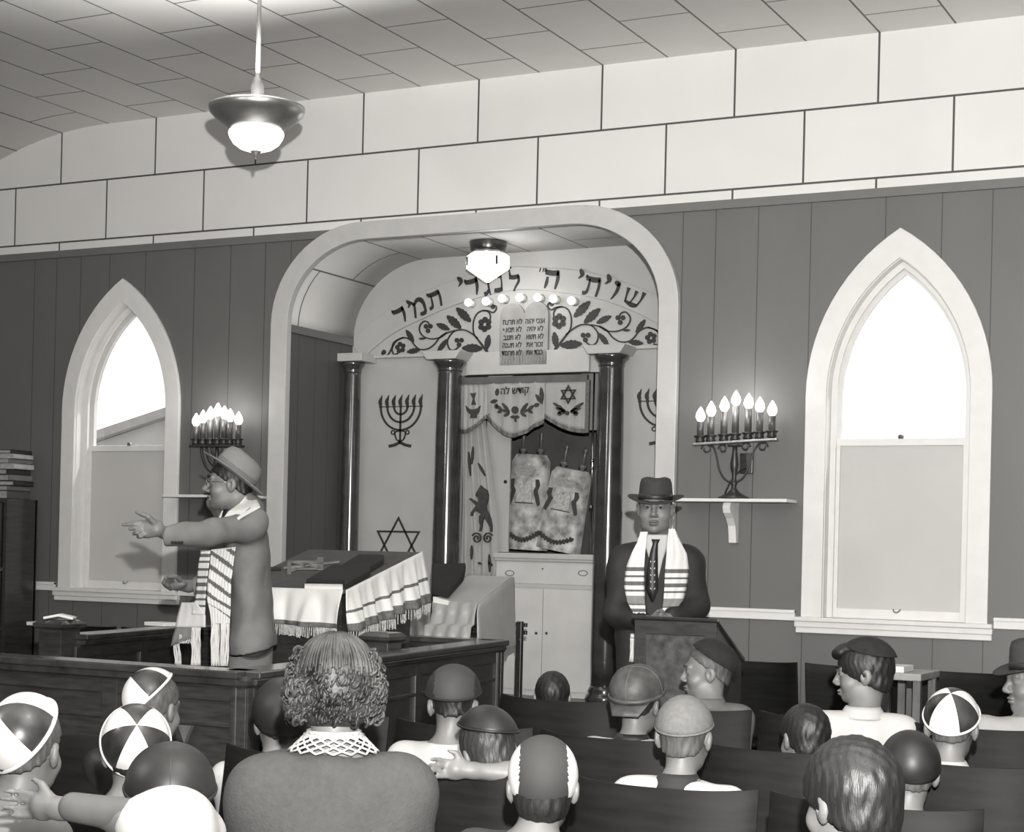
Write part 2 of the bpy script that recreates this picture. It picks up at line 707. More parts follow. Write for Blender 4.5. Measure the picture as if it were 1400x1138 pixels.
# ------------------------------------------------------------------ the alcove
XA0, XA1, YF = 2.285, 4.93, .85
sec = portal(XA0, XA1, .0, 3.41, .60, .53, 12)
bm = B()
ys = (.005, .45, YF + .05)
side = 1
sec = sec[1:-1][::-1]
grid(bm, [[V((p[0], y, p[1])) for p in sec] for y in ys])
arc = [0]
for a, b in zip(sec, sec[1:]): arc.append(arc[-1] + math.hypot(b[0] - a[0], b[1] - a[1]))
uvl = bm.loops.layers.uv.new('UVMap')
near = {(round(p[0], 4), round(p[1], 4)): s_ for p, s_ in zip(sec, arc)}
for f in bm.faces:
    for l in f.loops:
        l[uvl].uv = (near[(round(l.vert.co.x, 4), round(l.vert.co.z, 4))], l.vert.co.y)
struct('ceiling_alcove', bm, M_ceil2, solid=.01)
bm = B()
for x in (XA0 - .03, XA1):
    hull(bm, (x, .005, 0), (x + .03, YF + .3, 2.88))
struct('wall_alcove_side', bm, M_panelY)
bm = B()
for x in (XA0, XA1 - .018):
    hull(bm, (x, .005, 2.835), (x + .018, YF, 2.885))
struct('trim_4', bm, M_mould)
bm = B()
for x in (XA0, XA1 - .02):
    hull(bm, (x, .005, 1.108), (x + .02, YF, 1.165))
struct('trim_5', bm, mat('grey_rail', .26, .5, var=.03))
bm = B()
hull(bm, (2.05, -1.0, 0), (5.15, 1.7, .52))
hull(bm, (2.05, -1.3, 0), (5.15, -1.0, .26))
struct('floor_alcove', bm, M_wood)
# the ark wall: two side boards, a lintel, the recess behind the opening
OX0, OX1 = at(628, 640, YF).x, at(822, 640, YF).x
OZ1 = at(700, 512, YF).z
bm = B()
hull(bm, (XA0 - .03, YF, .5), (OX0, YF + .05, 3.5))
hull(bm, (OX1, YF, .5), (XA1 + .03, YF + .05, 3.5))
hull(bm, (OX0, YF, OZ1), (OX1, YF + .05, 3.5))
struct('wall_alcove', bm, M_fac)
bm = B()
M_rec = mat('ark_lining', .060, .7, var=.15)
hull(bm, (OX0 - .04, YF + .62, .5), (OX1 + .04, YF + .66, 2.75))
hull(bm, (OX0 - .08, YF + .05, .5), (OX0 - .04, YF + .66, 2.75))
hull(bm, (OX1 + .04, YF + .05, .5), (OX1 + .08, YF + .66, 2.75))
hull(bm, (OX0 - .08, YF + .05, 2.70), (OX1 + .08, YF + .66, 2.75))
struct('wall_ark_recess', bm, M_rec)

# ------------------------------------------------------------------ outside: the neighbouring house seen through the far window
Yn = 7.0
root = thing('neighbouring_house', 'grey clapboard house with a sloping roof edge outside the window beside the bookcase', 'house', (at(180, 600, Yn).x, Yn + 1, 0))
p0, p1 = at(100, 616, Yn), at(260, 562, Yn)
bm = B()
prism(bm, [(p0.x, Yn, 0), (p1.x, Yn, 0), (p1.x, Yn, p1.z), (p0.x, Yn, p0.z)], (0, 4, 0))
obj('wall', bm, groove_mat('weathered_siding', .30, 'X', [p0.x + .3 * i for i in range(-6, 14)], .6), root)
bm = B()
d = (p1 - p0)
n = V((-d.z, 0, d.x)).normalized() * .10
prism(bm, [p0 + V((-.05, -.12, 0)), p1 + V((0, -.12, 0)), p1 + V((0, -.12, 0)) + n, p0 + V((-.05, -.12, 0)) + n], (0, 4.2, 0))
obj('roof', bm, mat('roof_edge', .25, .8), root)
bm = B()
hull(bm, (-30, .2, -1.2), (30, 40, -1.0))
struct('ground_outside', bm, mat('pale_gravel', .5, .9))
# ------------------------------------------------------------------ painted cut-outs on the ark wall
YS = YF - .004


def fp(x, y, Y=None):
    """a point of the photograph taken onto the ark wall"""
    return at(x, y, YF if Y is None else Y)


def stroke(bm, pts, ws, y0, y1, mi=0):
    """flat brush stroke on a wall: pts (x, z), widths ws, from depth y0 to y1"""
    n = len(pts)
    if not isinstance(ws, (list, tuple)): ws = [ws] * n
    L, R = [], []
    for i, p in enumerate(pts):
        a, b = pts[max(i - 1, 0)], pts[min(i + 1, n - 1)]
        dx, dz = b[0] - a[0], b[1] - a[1]
        l = math.hypot(dx, dz) or 1
        nx, nz = -dz / l * ws[i] / 2, dx / l * ws[i] / 2
        L.append((p[0] + nx, p[1] + nz))
        R.append((p[0] - nx, p[1] - nz))
    g = [[bm.verts.new((q[0], y, q[1])) for q in Q] for Q in (L, R) for y in (y0, y1)]
    la, lb, ra, rb = g
    for i in range(n - 1):
        for q in ((la[i], la[i + 1], ra[i + 1], ra[i]), (lb[i], lb[i + 1], rb[i + 1], rb[i]), (la[i], la[i + 1], lb[i + 1], lb[i]), (ra[i], ra[i + 1], rb[i + 1], rb[i])):
            bm.faces.new(q).material_index = mi
    for i in (0, n - 1):
        bm.faces.new((la[i], ra[i], rb[i], lb[i])).material_index = mi


def disc(bm, x, z, r, y0, y1, n=16, mi=0):
    prism(bm, [(x + r * math.cos(2 * math.pi * k / n), y0, z + r * math.sin(2 * math.pi * k / n)) for k in range(n)], (0, y1 - y0, 0), mi)


def leaf(bm, a, b, w, y0, y1, n=5, bend=0):
    """serrated leaf from stem a to tip b (x, z)"""
    ax, az = a
    dx, dz = b[0] - ax, b[1] - az
    l = math.hypot(dx, dz)
    ux, uz = dx / l, dz / l
    px_, pz_ = -uz, ux
    up_, dn = [], []
    m = n * 2
    for i in range(m + 1):
        t = i / m
        h = w * math.sin(math.pi * min(1, t * .93 + .04)) ** .8 * (1.0 if i % 2 else .80)
        o = bend * math.sin(math.pi * t)
        up_.append((ax + ux * l * t + px_ * (h + o), y0, az + uz * l * t + pz_ * (h + o)))
        dn.append((ax + ux * l * t - px_ * (h - o), y0, az + uz * l * t - pz_ * (h - o)))
    for i in range(m):
        prism(bm, [up_[i], up_[i + 1], dn[i + 1], dn[i]], (0, y1 - y0, 0))


def curve2(pts, k=6):
    return [(p.x, p.y) for p in smooth_line([V((a, b, 0)) for a, b in pts], k)]


def R2(L): return [(lambda q: (q.x, q.z))(fp(690 + a / 6.087, 340 + b / 6.087)) for a, b in L]


def L2(L): return [(lambda q: (q.x, q.z))(fp(470 + a / 6.087, 340 + b / 6.087)) for a, b in L]


# arched tympanum: a raised band carrying the inscription
low = [(497, 490.3), (535.7, 458.3), (585, 433.6), (631, 414.7), (690, 399), (723, 396.5), (755.7, 399), (821.4, 409.8), (877, 431), (905, 447)]
upp = [(480, 468), (515, 437), (552, 412), (601, 391), (655, 374), (700, 366), (723, 365.5), (795, 371), (854, 386), (905, 407)]
lo2 = curve2([(fp(*p).x, fp(*p).z) for p in low])
up2 = curve2([(fp(*p).x, fp(*p).z) for p in upp])
bm = B()
nn = len(lo2)
ring_prism(bm, [up2[i] for i in range(nn)], lo2, YF - .016, YF - .0003)
band = tag(obj('arch_band', bm, M_fac, bevel=.003), 'pale arched band bearing a Hebrew inscription above the ark', 'inscription band')

GL = {
    'dalet': [[(-.40, .84, .19), (.0, .80, .20), (.36, .86, .20)], [(.27, .92, .10), (.30, .5, .13), (.20, .0, .05)], [(-.38, .84, .14), (-.43, 1.02, .04)]],
    'vav': [[(-.18, .93, .10), (.0, .86, .20), (.14, .86, .12)], [(.08, .9, .12), (.06, .45, .12), (-.12, .0, .04)]],
    'yod': [[(-.12, 1.05, .08), (.0, .88, .20), (.08, .74, .16), (-.02, .6, .10), (-.14, .48, .03)]],
    'tav': [[(-.42, .86, .17), (.0, .82, .2), (.36, .87, .19)], [(.32, .9, .10), (.35, .5, .10), (.30, -.02, .09)], [(-.22, .85, .06), (-.24, .3, .09), (-.32, .1, .13), (-.5, .06, .15)], [(-.42, .86, .12), (-.44, 1.02, .04)]],
    'shin': [[(-.42, .14, .10), (.05, .06, .2), (.36, .12, .12)], [(-.40, .1, .08), (-.45, .5, .08), (-.48, .9, .16)], [(-.12, .1, .05), (.02, .5, .07), (.05, .88, .16)], [(.34, .1, .08), (.48, .5, .08), (.52, .95, .18)]],
    'he': [[(-.40, .84, .19), (.0, .80, .20), (.36, .86, .20)], [(.30, .92, .10), (.33, .5, .13), (.26, .0, .06)], [(-.25, .6, .08), (-.27, .25, .12), (-.33, .0, .05)], [(-.38, .84, .14), (-.43, 1.02, .04)]],
    'lamed': [[(-.34, 1.42, .05), (-.30, 1.1, .07), (-.28, .9, .10)], [(-.33, .84, .18), (.0, .80, .19), (.3, .85, .17)], [(.26, .88, .1), (.27, .55, .11), (.08, .25, .08), (-.06, .0, .06)], [(-.34, 1.42, .03), (-.20, 1.36, .10)]],
    'nun': [[(-.12, .95, .12), (.05, .9, .17), (.18, .9, .08)], [(.14, .92, .06), (.15, .5, .06), (.12, .1, .08)], [(-.36, .12, .17), (-.1, .09, .2), (.16, .12, .16)]],
    'gimel': [[(-.14, .96, .12), (.02, .9, .17), (.16, .9, .10)], [(.12, .92, .07), (.12, .45, .08), (.18, -.02, .05)], [(.10, .32, .05), (.0, .14, .14), (-.20, .08, .18)]],
    'mem': [[(-.46, .98, .06), (-.34, .8, .12), (-.26, .68, .10)], [(-.25, .84, .08), (-.32, .4, .10), (-.40, -.02, .08)], [(-.28, .72, .08), (-.05, .93, .16), (.2, .86, .2), (.33, .55, .13), (.33, .08, .10)], [(.34, .08, .15), (.1, .06, .17), (-.04, .1, .12)]],
    'tick': [[(-.05, .5, .03), (.04, .95, .10)]],
}


def glyph(parent, key, c, size, ang):
    bm = B()
    ca, sa = math.cos(ang), math.sin(ang)
    for st in GL[key]:
        s3 = smooth_line([V(p) for p in st], 4)
        pts = []
        for p in s3:
            x, z = p.x * size, (p.y - .5) * size
            pts.append((c[0] + x * ca - z * sa, c[1] + x * sa + z * ca))
        stroke(bm, pts, [p.z * size * 1.38 for p in s3], YF - .022, YF - .014)
    return obj('letter', bm, M_paintblk, parent)


# the inscription reads from the right: shin vav yod tav yod, he, lamed nun gimel dalet yod, tav mem yod dalet
ins = []
cxT = fp(716, 400).x


def tang(x):
    j = min(range(len(lo2)), key=lambda i: abs(lo2[i][0] - x))
    a, b = lo2[max(j - 3, 0)], lo2[min(j + 3, len(lo2) - 1)]
    return math.atan2(b[1] - a[1], b[0] - a[0])


for key, p, h in [('shin', R2([(1083, 408)])[0], .105), ('vav', R2([(935, 352)])[0], .115), ('yod', R2([(862, 300)])[0], .105), ('tav', R2([(742, 315)])[0], .115), ('yod', R2([(641, 252)])[0], .10),
                  ('he', R2([(402, 258)])[0], .118), ('tick', R2([(330, 200)])[0], .055), ('tick', R2([(303, 200)])[0], .055),
                  ('lamed', R2([(92, 285)])[0], .105), ('nun', L2([(1305, 290)])[0], .105), ('gimel', L2([(1200, 318)])[0], .11), ('dalet', L2([(1082, 322)])[0], .11),
                  ('yod', L2([(985, 312)])[0], .105), ('tav', L2([(772, 425)])[0], .105), ('mem', L2([(640, 490)])[0], .11), ('yod', L2([(560, 490)])[0], .085), ('dalet', L2([(480, 560)])[0], .105)]:
    glyph(band, key, p, h * 1.07, tang(p[0]) * .9)

# scrollwork, the same on both sides of the tablets
XC = (fp(680, 450).x + fp(747, 450).x) / 2
stem = R2([(345, 920), (400, 880), (430, 830), (455, 800), (500, 740), (540, 690), (555, 640), (555, 570), (530, 510), (480, 485), (430, 500), (410, 540), (415, 590)])
hook = R2([(480, 485), (430, 492), (390, 510), (365, 490), (365, 460), (390, 450)])
b2 = R2([(510, 720), (570, 670), (640, 635), (720, 640), (770, 690), (780, 740), (760, 790), (720, 805), (680, 780), (670, 745)])
b3 = R2([(720, 635), (790, 650), (850, 685), (930, 690), (1000, 665), (1040, 620), (1045, 570), (1010, 530), (970, 540), (955, 570)])
b4 = R2([(790, 645), (850, 680), (900, 740), (960, 775), (1030, 775), (1080, 740), (1120, 690), (1180, 660), (1240, 670), (1290, 700), (1300, 760), (1280, 800), (1240, 795)])
mir = lambda L: [(2 * XC - x, z) for x, z in L]
tail_l = L2([(500, 740), (440, 770), (405, 825), (370, 885), (335, 893), (318, 865)])
leaves = [((580, 570), (712, 440), .030), ((665, 620), (795, 500), .030), ((768, 622), (888, 562), .022), ((785, 705), (868, 812), .020), ((430, 822), (415, 695), .024), ((468, 808), (645, 792), .032), ((1095, 702), (1172, 592), .020), ((1032, 778), (1155, 790), .020), ((985, 682), (1048, 680), .009)]
Y0, Y1 = YF - .008, YF + .002
for side_ in (0, 1):
    f = (lambda L: L) if side_ == 0 else mir
    bm = B()
    s_ = f(stem)
    c2_ = curve2(s_)
    stroke(bm, c2_, [max(.009, .026 - .0005 * i * 1.2) for i in range(len(c2_))], Y0, Y1)
    for q in (hook, b2, b3, b4):
        stroke(bm, curve2(f(q)), .0095, Y0, Y1)
    if side_:
        stroke(bm, curve2(tail_l), .0095, Y0, Y1)
        disc(bm, *L2([(337, 862)])[0], .016, Y0, Y1)
    else:
        tl = [(2 * XC - x, z) for x, z in tail_l]
        stroke(bm, curve2(tl), .0095, Y0, Y1)
        disc(bm, 2 * XC - L2([(337, 862)])[0][0], L2([(337, 862)])[0][1], .016, Y0, Y1)
    hk = f(R2([(393, 460)]))[0]
    disc(bm, hk[0], hk[1], .016, Y0, Y1)
    root = tag(obj('scroll_ornament', bm, M_paintblk), 'dark painted leafy scroll with flowers %s the tablets' % ('on the window side of' if side_ else 'on the shelf side of'), 'wall ornament', 'leafy scrolls over the ark')
    root['label'] = ('dark leafy scroll ornament spreading left of the stone tablets over the ark' if side_ else 'dark leafy scroll ornament spreading right of the stone tablets over the ark')
    for a, b, w in leaves:
        bm = B()
        q = f(R2([a, b]))
        leaf(bm, q[0], q[1], w, Y0 - .001, Y1)
        obj('leaf', bm, M_paintblk, root)
    for c, nP, rp, rr in (((455, 605), 6, .032, .019), ((675, 735), 3, .020, .016), ((965, 590), 3, .020, .016), ((1220, 745), 5, .024, .016)):
        q = f(R2([c]))[0]
        bm = B()
        for k in range(nP):
            t = 2 * math.pi * k / nP + .5
            disc(bm, q[0] + rp * math.cos(t), q[1] + rp * math.sin(t), rr, Y0 - .001, Y1)
        if nP > 3:
            ring_prism(bm, [(q[0] + rp * math.cos(k * .3927), q[1] + rp * math.sin(k * .3927)) for k in range(16)], [(q[0] + .012 * math.cos(k * .3927), q[1] + .012 * math.sin(k * .3927)) for k in range(16)], Y0, Y1, close=True)
        obj('flower', bm, M_paintblk, root)

# tablets of the law
Yt = YF - .03
tb = [(lambda q: (q.x, q.z))(at(a, b, Yt)) for a, b in ((682, 501), (748, 498))]
tw = (tb[1][0] - tb[0][0]) / 2
ztop = at(700, 414, Yt).z
zb = tb[0][1]
x0 = tb[0][0]
pts = [(x0, zb), (x0 + 2 * tw, zb)]
for cx_ in (x0 + 1.5 * tw, x0 + .5 * tw):
    for k in range(13):
        t = math.pi * k / 12
        pts.append((cx_ + tw / 2 * math.cos(t), ztop - tw / 2 + tw / 2 * math.sin(t)))
bm = B()
prism(bm, [(x, Yt, z) for x, z in pts], (0, .026, 0))
tab = tag(obj('law_tablets', bm, mat('grey_tablet', .26, .6, var=.18, scale=9), bevel=.004), 'grey double arched tablets of the law with Hebrew lines above the ark', 'tablets')
rows = [('לא תרצח', 'אנכי יהוה'), ('לא תנאף', 'לא יהיה'), ('לא תגנב', 'לא תשא'), ('לא תענה', 'זכור את'), ('לא תחמד', 'כבד את')]
for i, (a, b) in enumerate(rows):
    zz = at(713, 440 + i * 10.6, Yt).z
    for j, s_ in enumerate((a, b)):
        text_mesh('inscription', s_[::-1], .049, (x0 + (.53 + j * .94) * tw, Yt - .001, zz), (1, 0, 0), (0, 0, 1), M_paintblk, tab, ext=.0015, squash=.76)

# seven little globe lights along the arch
M_bulb = emit('lit_bulb', 1.0, 6)
M_globe = emit('lit_small_globe', 1.0, 3.2)
M_ivory = mat('ivory_socket', .6, .5)
bl = [(641, 414), (665, 412.5), (687, 408.5), (711, 407), (735.5, 407), (757, 409), (782, 411.5)]
bn = ['first from the window side', 'second from the window side', 'third from the window side', 'middle one', 'third from the shelf side', 'second from the shelf side', 'first from the shelf side']
for i, (a, b) in enumerate(bl):
    c = at(a, b, YF - .05)
    root = thing('globe_bulb', 'small lit round bulb over the ark, %s of the seven' % ['leftmost', 'second from left', 'third from left', 'middle', 'third from right', 'second from right', 'rightmost'][i], 'light bulb', c, 'seven small bulbs over the ark')
    bm = B()
    ball(bm, c + V((0, -.008, 0)), .026, 16, 10)
    obj('globe', bm, M_globe, root, smooth=True)
    bm = B()
    lathe(bm, c, [(.018, 0), (.022, .03), (.030, .052)], 14, rot('X', -90))
    obj('socket', bm, M_ivory, root, smooth=True)

# mouldings over the columns
M_fac2 = mat('facade_moulding', .42, .5, var=.03)
bm = B()


def fbox(a, b, y0, y1):
    p, q = at(*a, YF), at(*b, YF)
    hull(bm, (p.x, y0, q.z), (q.x, y1, p.z))


zl = fp(540, 487.5).z
hull(bm, (XA0, YF - .035, zl - .012), (fp(590, 488).x, YF + .01, zl + .008))
hull(bm, (fp(856, 482).x, YF - .035, zl - .012), (XA1, YF + .01, zl + .008))
hull(bm, (fp(640, 488).x, YF - .03, OZ1), (fp(808, 488).x, YF + .01, zl + .004))
struct('trim_6', bm, M_fac2, bevel=.004)
bm = B()
for ca, wa in ((614, .235), (835, .235)):
    q = at(ca, 494, YF - .1)
    prism(bm, [(q.x - wa * .62, YF - .22, zl), (q.x + wa * .62, YF - .22, zl), (q.x + wa * .46, YF - .22, zl - .055), (q.x - wa * .46, YF - .22, zl - .055)], (0, .23, 0))
q = at(490, 490, YF - .1)
hull(bm, (XA0 + .001, YF - .20, zl - .045), (q.x + .085, YF + .01, zl + .01))
hull(bm, (XA1 - .17, YF - .20, zl - .045), (XA1 - .001, YF + .01, zl + .01))
struct('trim_7', bm, M_fac2, bevel=.004)

# columns
YC = YF - .11
zc1 = zl - .055
for i, (px_, r, lab) in enumerate([(490.5, .062, 'slim dark polished column in the corner of the alcove beside the panelled side'), (613, .088, 'dark polished column between the painted menorah and the ark opening'), (834, .088, 'dark polished column behind the man in the dark suit'), (None, .062, 'slim dark column in the alcove corner nearest the wall shelf')]):
    if px_ is None:
        x = XA1 - .085
    else:
        x = at(px_, 600, YC).x
        if i == 0: x = XA0 + .075
    zt = zc1 if i in (1, 2) else zl - .045
    root = thing('column', lab, 'column', (x, YC, .52))
    bm = B()
    lathe(bm, (x, YC, 0), [(r * 1.0, .60), (r * 1.04, .8), (r * 1.03, 1.4), (r * .97, 2.2), (r * .90, zt - .09), (r * .90, zt - .055)], 48)
    obj('shaft', bm, M_col, root, smooth=True)
    bm = B()
    lathe(bm, (x, YC, 0), [(r * .93, zt - .075), (r * .97, zt - .065), (r * .94, zt - .06), (r * 1.05, zt - .04), (r * 1.26, zt - .022), (r * 1.30, zt - .006), (r * 1.26, zt - .001)], 48)
    obj('capital', bm, M_col, root, smooth=True)
    bm = B()
    lathe(bm, (x, YC, 0), [(r * 1.35, .522), (r * 1.38, .545), (r * 1.30, .565), (r * 1.15, .575), (r * 1.2, .59), (r * 1.10, .61), (r * .99, .625)], 48)
    obj('base', bm, M_col, root, smooth=True)

# painted menorahs and stars on the boards
def painted_menorah(c, w, label):
    """c: centre of the crossbar (x, z); w: half width"""
    bm = B()
    y0, y1 = YF - .007, YF + .002
    x, z = c
    for k in (1, 2, 3):
        r = w * k / 3
        pts = [(x + r * math.cos(t), z - r * (.98 + .08 * (3 - k) * -.2) * math.sin(t) * (1.0 if k == 3 else 1.0)) for t in [math.pi * j / 20 for j in range(21)]]
        pts = [(x + r * math.cos(math.pi * j / 20), z - r * 1.02 * math.sin(math.pi * j / 20)) for j in range(21)]
        stroke(bm, pts, w * .085, y0, y1)
    stroke(bm, [(x, z), (x, z - w * 1.62)], w * .085, y0, y1)
    stroke(bm, [(x - w * 1.08, z), (x + w * 1.08, z)], w * .035, y0, y1)
    stroke(bm, [(x - w * .55, z - w * 1.72), (x - w * .25, z - w * 1.66), (x, z - w * 1.55), (x + w * .25, z - w * 1.66), (x + w * .55, z - w * 1.72)], w * .13, y0, y1)
    stroke(bm, curve2([(x, z - w * 1.05), (x - w * .25, z - w * 1.12), (x - w * .18, z - w * 1.42), (x, z - w * 1.5)]), w * .06, y0, y1)
    stroke(bm, curve2([(x, z - w * 1.05), (x + w * .25, z - w * 1.12), (x + w * .18, z - w * 1.42), (x, z - w * 1.5)]), w * .06, y0, y1)
    for s_ in (-1, 1):
        ring_prism(bm, [(x + s_ * w * .36 + w * .11 * math.cos(k * .6283), z - w * 1.12 + w * .11 * math.sin(k * .6283)) for k in range(10)], [(x + s_ * w * .36 + w * .06 * math.cos(k * .6283), z - w * 1.12 + w * .06 * math.sin(k * .6283)) for k in range(10)], y0, y1, close=True)
    for k in range(-3, 4):
        xx = x + w * k / 3
        disc(bm, xx, z, w * .075, y0 - .001, y1, 8)
        stroke(bm, curve2([(xx, z + w * .06), (xx - w * .04, z + w * .22), (xx + w * .02, z + w * .38), (xx + w * .06, z + w * .50)]), [w * .10, w * .13, w * .15, w * .15, w * .16, w * .16, w * .16, w * .15, w * .14, w * .13, w * .12, w * .10, w * .08, w * .06, w * .05, w * .04, w * .03, w * .02, w * .02][:19], y0 - .001, y1)
    return tag(obj('menorah_emblem', bm, M_paintblk), label, 'wall emblem')


def star(bm, c, r, w, y0, y1):
    for s_ in (1, -1):
        pts = [(c[0] + r * math.sin(2 * math.pi * k / 3), c[1] + s_ * r * math.cos(2 * math.pi * k / 3)) for k in range(3)]
        out = pts
        inn = [(c[0] + (p[0] - c[0]) * (1 - 2 * w / r), c[1] + (p[1] - c[1]) * (1 - 2 * w / r)) for p in pts]
        ring_prism(bm, out, inn, y0, y1, close=True)


q0, q1, qm = fp(521, 557), fp(576, 555), fp(548.5, 556)
painted_menorah(((q0.x + q1.x) / 2, qm.z), (q1.x - q0.x) / 2, 'dark seven branched menorah painted between the slim and the thick column')
qr0, qr1 = fp(875, 549), fp(886, 549)
painted_menorah((qr0.x + (q1.x - q0.x) / 2, qr0.z), (q1.x - q0.x) / 2, 'dark seven branched menorah half hidden behind the arch frame')
st = [fp(545.5, 706), fp(575, 725)]
rs = (fp(575, 725).x - fp(515, 724.5).x) / math.sqrt(3)
cz = fp(545, 706).z - rs
bm = B()
star(bm, ((fp(575, 725).x + fp(515, 725).x) / 2, cz), rs, .013, YF - .006, YF + .002)
tag(obj('star_emblem', bm, M_paintblk), 'dark six pointed star painted above the reading desk', 'wall emblem')

# ------------------------------------------------------------------ the ark cabinet
YK = YF + .01
OX0 = at(677, 780, YK).x
root = thing('ark_cabinet', 'light painted ark cabinet with two doors under the open scroll niche', 'cabinet', ((OX0 + OX1) / 2, YK, .52))
zK = at(740, 757, YK - .05).z
zA, zB_, zC_ = at(740, 768, YK).z, at(740, 799, YK).z, at(740, 805, YK).z
bm = B()
hull(bm, (OX0 + .002, YK + .012, .521), (OX1 - .002, YF + .60, zK - .03))
M_cab = mat('cabinet_paint', .50, .5, var=.07, scale=5)
obj('body', bm, M_cab, root)
bm = B()
hull(bm, (OX0 + .004, YK - .045, zK - .035), (OX1 - .004, YF + .60, zK))
hull(bm, (OX0 + .006, YK - .025, zA), (OX1 - .006, YK + .02, zK - .033))
obj('ledge', bm, M_fac2, root, bevel=.004)
bm = B()
hull(bm, (OX0 + .01, YK, zB_), (OX1 - .01, YK + .015, zA - .004))
o = obj('drawer_panel', bm, M_cab, root, bevel=.003)
bm = B()
for a in (697, 797):
    q = at(a, 784, YK)
    ring_prism(bm, [(q.x + .035 * math.cos(k * .5236), q.z + .020 * math.sin(k * .5236)) for k in range(12)], [(q.x + .028 * math.cos(k * .5236), q.z + .014 * math.sin(k * .5236)) for k in range(12)], YK - .002, YK + .002, close=True)
q = at(742, 778, YK)
disc(bm, q.x, q.z, .006, YK - .006, YK, 8)
obj('drawer_carving', bm, M_mould, root)
xm = at(742, 860, YK).x
for a, b, kx in ((OX0 + .012, xm - .002, 734.5), (xm + .002, OX1 - .012, 748.5)):
    bm = B()
    hull(bm, (a, YK - .008, .56), (b, YK + .015, zC_))
    dr = obj('door', bm, M_cab, root, bevel=.002)
    q = at(kx, 866, YK)
    bm = B()
    ball(bm, (q.x, YK - .018, q.z), .009)
    obj('knob', bm, M_iron, dr, smooth=True)
bm = B()
hull(bm, (OX0 + .01, YK - .004, zC_ + .004), (OX1 - .01, YK + .018, zB_ - .004))
obj('rail', bm, M_fac2, root)

# sliding inner door, right-hand jamb with a rod
root = thing('sliding_door', 'pale sliding inner door of the ark with a dark round pull', 'sliding door', (at(685, 700, YF + .12).x, YF + .12, zK))
a, b = at(664, 700, YF + .12), at(696.5, 700, YF + .12)
bm = B()
hull(bm, (a.x, YF + .11, zK + .003), (b.x, YF + .13, 2.62))
obj('door_leaf', bm, M_fac, root, bevel=.002)
q = at(691, 659, YF + .108)
bm = B()
disc(bm, q.x, q.z, .012, YF + .104, YF + .111, 16)
obj('pull', bm, M_iron, root)
a, b = at(811.5, 560, YF + .10), at(811.5, 757, YF + .10)
bm = B()
tube(bm, [(a.x, YF + .10, 2.62), (a.x, YF + .10, zK + .001)], .006)
for zz in (2.05, 2.0, 1.75):
    lathe(bm, (a.x, YF + .10, zz), [(.012, -.01), (.012, .01)], 12)
tag(obj('door_rod', bm, M_chrome, smooth=True), 'thin bright metal rod beside the thick column at the ark opening', 'rod')
bm = B()
a = at(799, 530, YF + .2)
hull(bm, (a.x, YF + .15, 2.25), (a.x + .16, YF + .17, 2.64))
hull(bm, (a.x - .01, YF + .14, 2.50), (a.x + .16, YF + .18, 2.52))
tag(obj('ark_board', bm, mat('grey_board', .22, .6)), 'small grey board high inside the ark behind the star of the valance', 'board')

# ------------------------------------------------------------------ curtains
M_cloth = mat('cream_curtain', .30, .85, var=.06, sheen=.3, scale=6)
M_thread = mat('dark_embroidery', .035, .8, var=.3, scale=40)
M_band = mat('grey_pelmet', .09, .8, var=.2)
M_fringe = mat('dark_gold_fringe', .10, .6, var=.5, scale=120)


def vz(x, y): return at(x, y, YF - .03)


root = thing('ark_valance', 'scalloped cream valance with embroidered star, wreath and Hebrew word over the ark', 'valance', (vz(716, 520).x, YF - .03, vz(716, 520).z))
segs = [(631, 673, [(631, 588), (640, 588), (652, 581), (661, 573), (668, 567)], 0), (664, 746, [(664, 566), (674, 574), (685, 586), (703, 594), (722, 588), (735, 580), (746, 574)], 1), (746, 802, [(746, 567), (755, 573), (770, 581), (785, 586), (801, 588)], 2)]
for xa, xb, bot, i in segs:
    n = 34
    top = [at(xa + (xb - xa) * k / n, 526 - 6 * ((xa + (xb - xa) * k / n) - 631) / 171, YF - .03) for k in range(n + 1)]
    bc = smooth_line([V((p[0], p[1], 0)) for p in bot], 8)

    def by(x):
        for u, w in zip(bc, bc[1:]):
            if u.x <= x <= w.x + 1e-6: return u.y + (w.y - u.y) * (x - u.x) / max(1e-6, w.x - u.x)
        return bc[-1].y if x > bc[-1].x else bc[0].y
    rowsP = []
    m = 12
    for j in range(m + 1):
        row = []
        for k in range(n + 1):
            xx = xa + (xb - xa) * k / n
            zb_ = at(xx, by(xx), YF - .03).z
            t = j / m
            p = V((top[k].x, 0, top[k].z + (zb_ - top[k].z) * t))
            amp = (.010 if i < 2 else .003) * (.3 + .7 * t)
            p.y = YF - .035 - i % 2 * .006 + amp * math.sin(k * (1.1 if i == 0 else .8) + i) + .4 * amp * math.sin(k * 2.1)
            row.append(p)
        rowsP.append(row)
    bm = B()
    grid(bm, rowsP)
    sw = obj('swag', bm, M_cloth, root, smooth=True, solid=.004)
    bm = B()
    for k in range(n):
        a, b = rowsP[-1][k], rowsP[-1][k + 1]
        prism(bm, [a + V((0, -.004, .004)), b + V((0, -.004, .004)), b + V((0, -.004, -.022)), a + V((0, -.004, -.022))], (0, .006, 0))
    obj('fringe', bm, M_fringe, sw)
bm = B()
p, q = at(630, 516, YF - .03), at(803, 509, YF - .03)
hull(bm, (p.x - .005, YF - .046, p.z - .050), (q.x + .005, YF - .010, p.z - .004))
obj('pelmet', bm, M_band, root)
bm = B()
p, q = at(802, 520, YF - .03), at(806, 592, YF - .03)
hull(bm, (p.x, YF - .045, q.z), (q.x - .003, YF - .02, p.z))
obj('edge_band', bm, M_fringe, root)
# embroidery standing on the cloth
bm = B()
Ye0, Ye1 = YF - .062, YF - .048


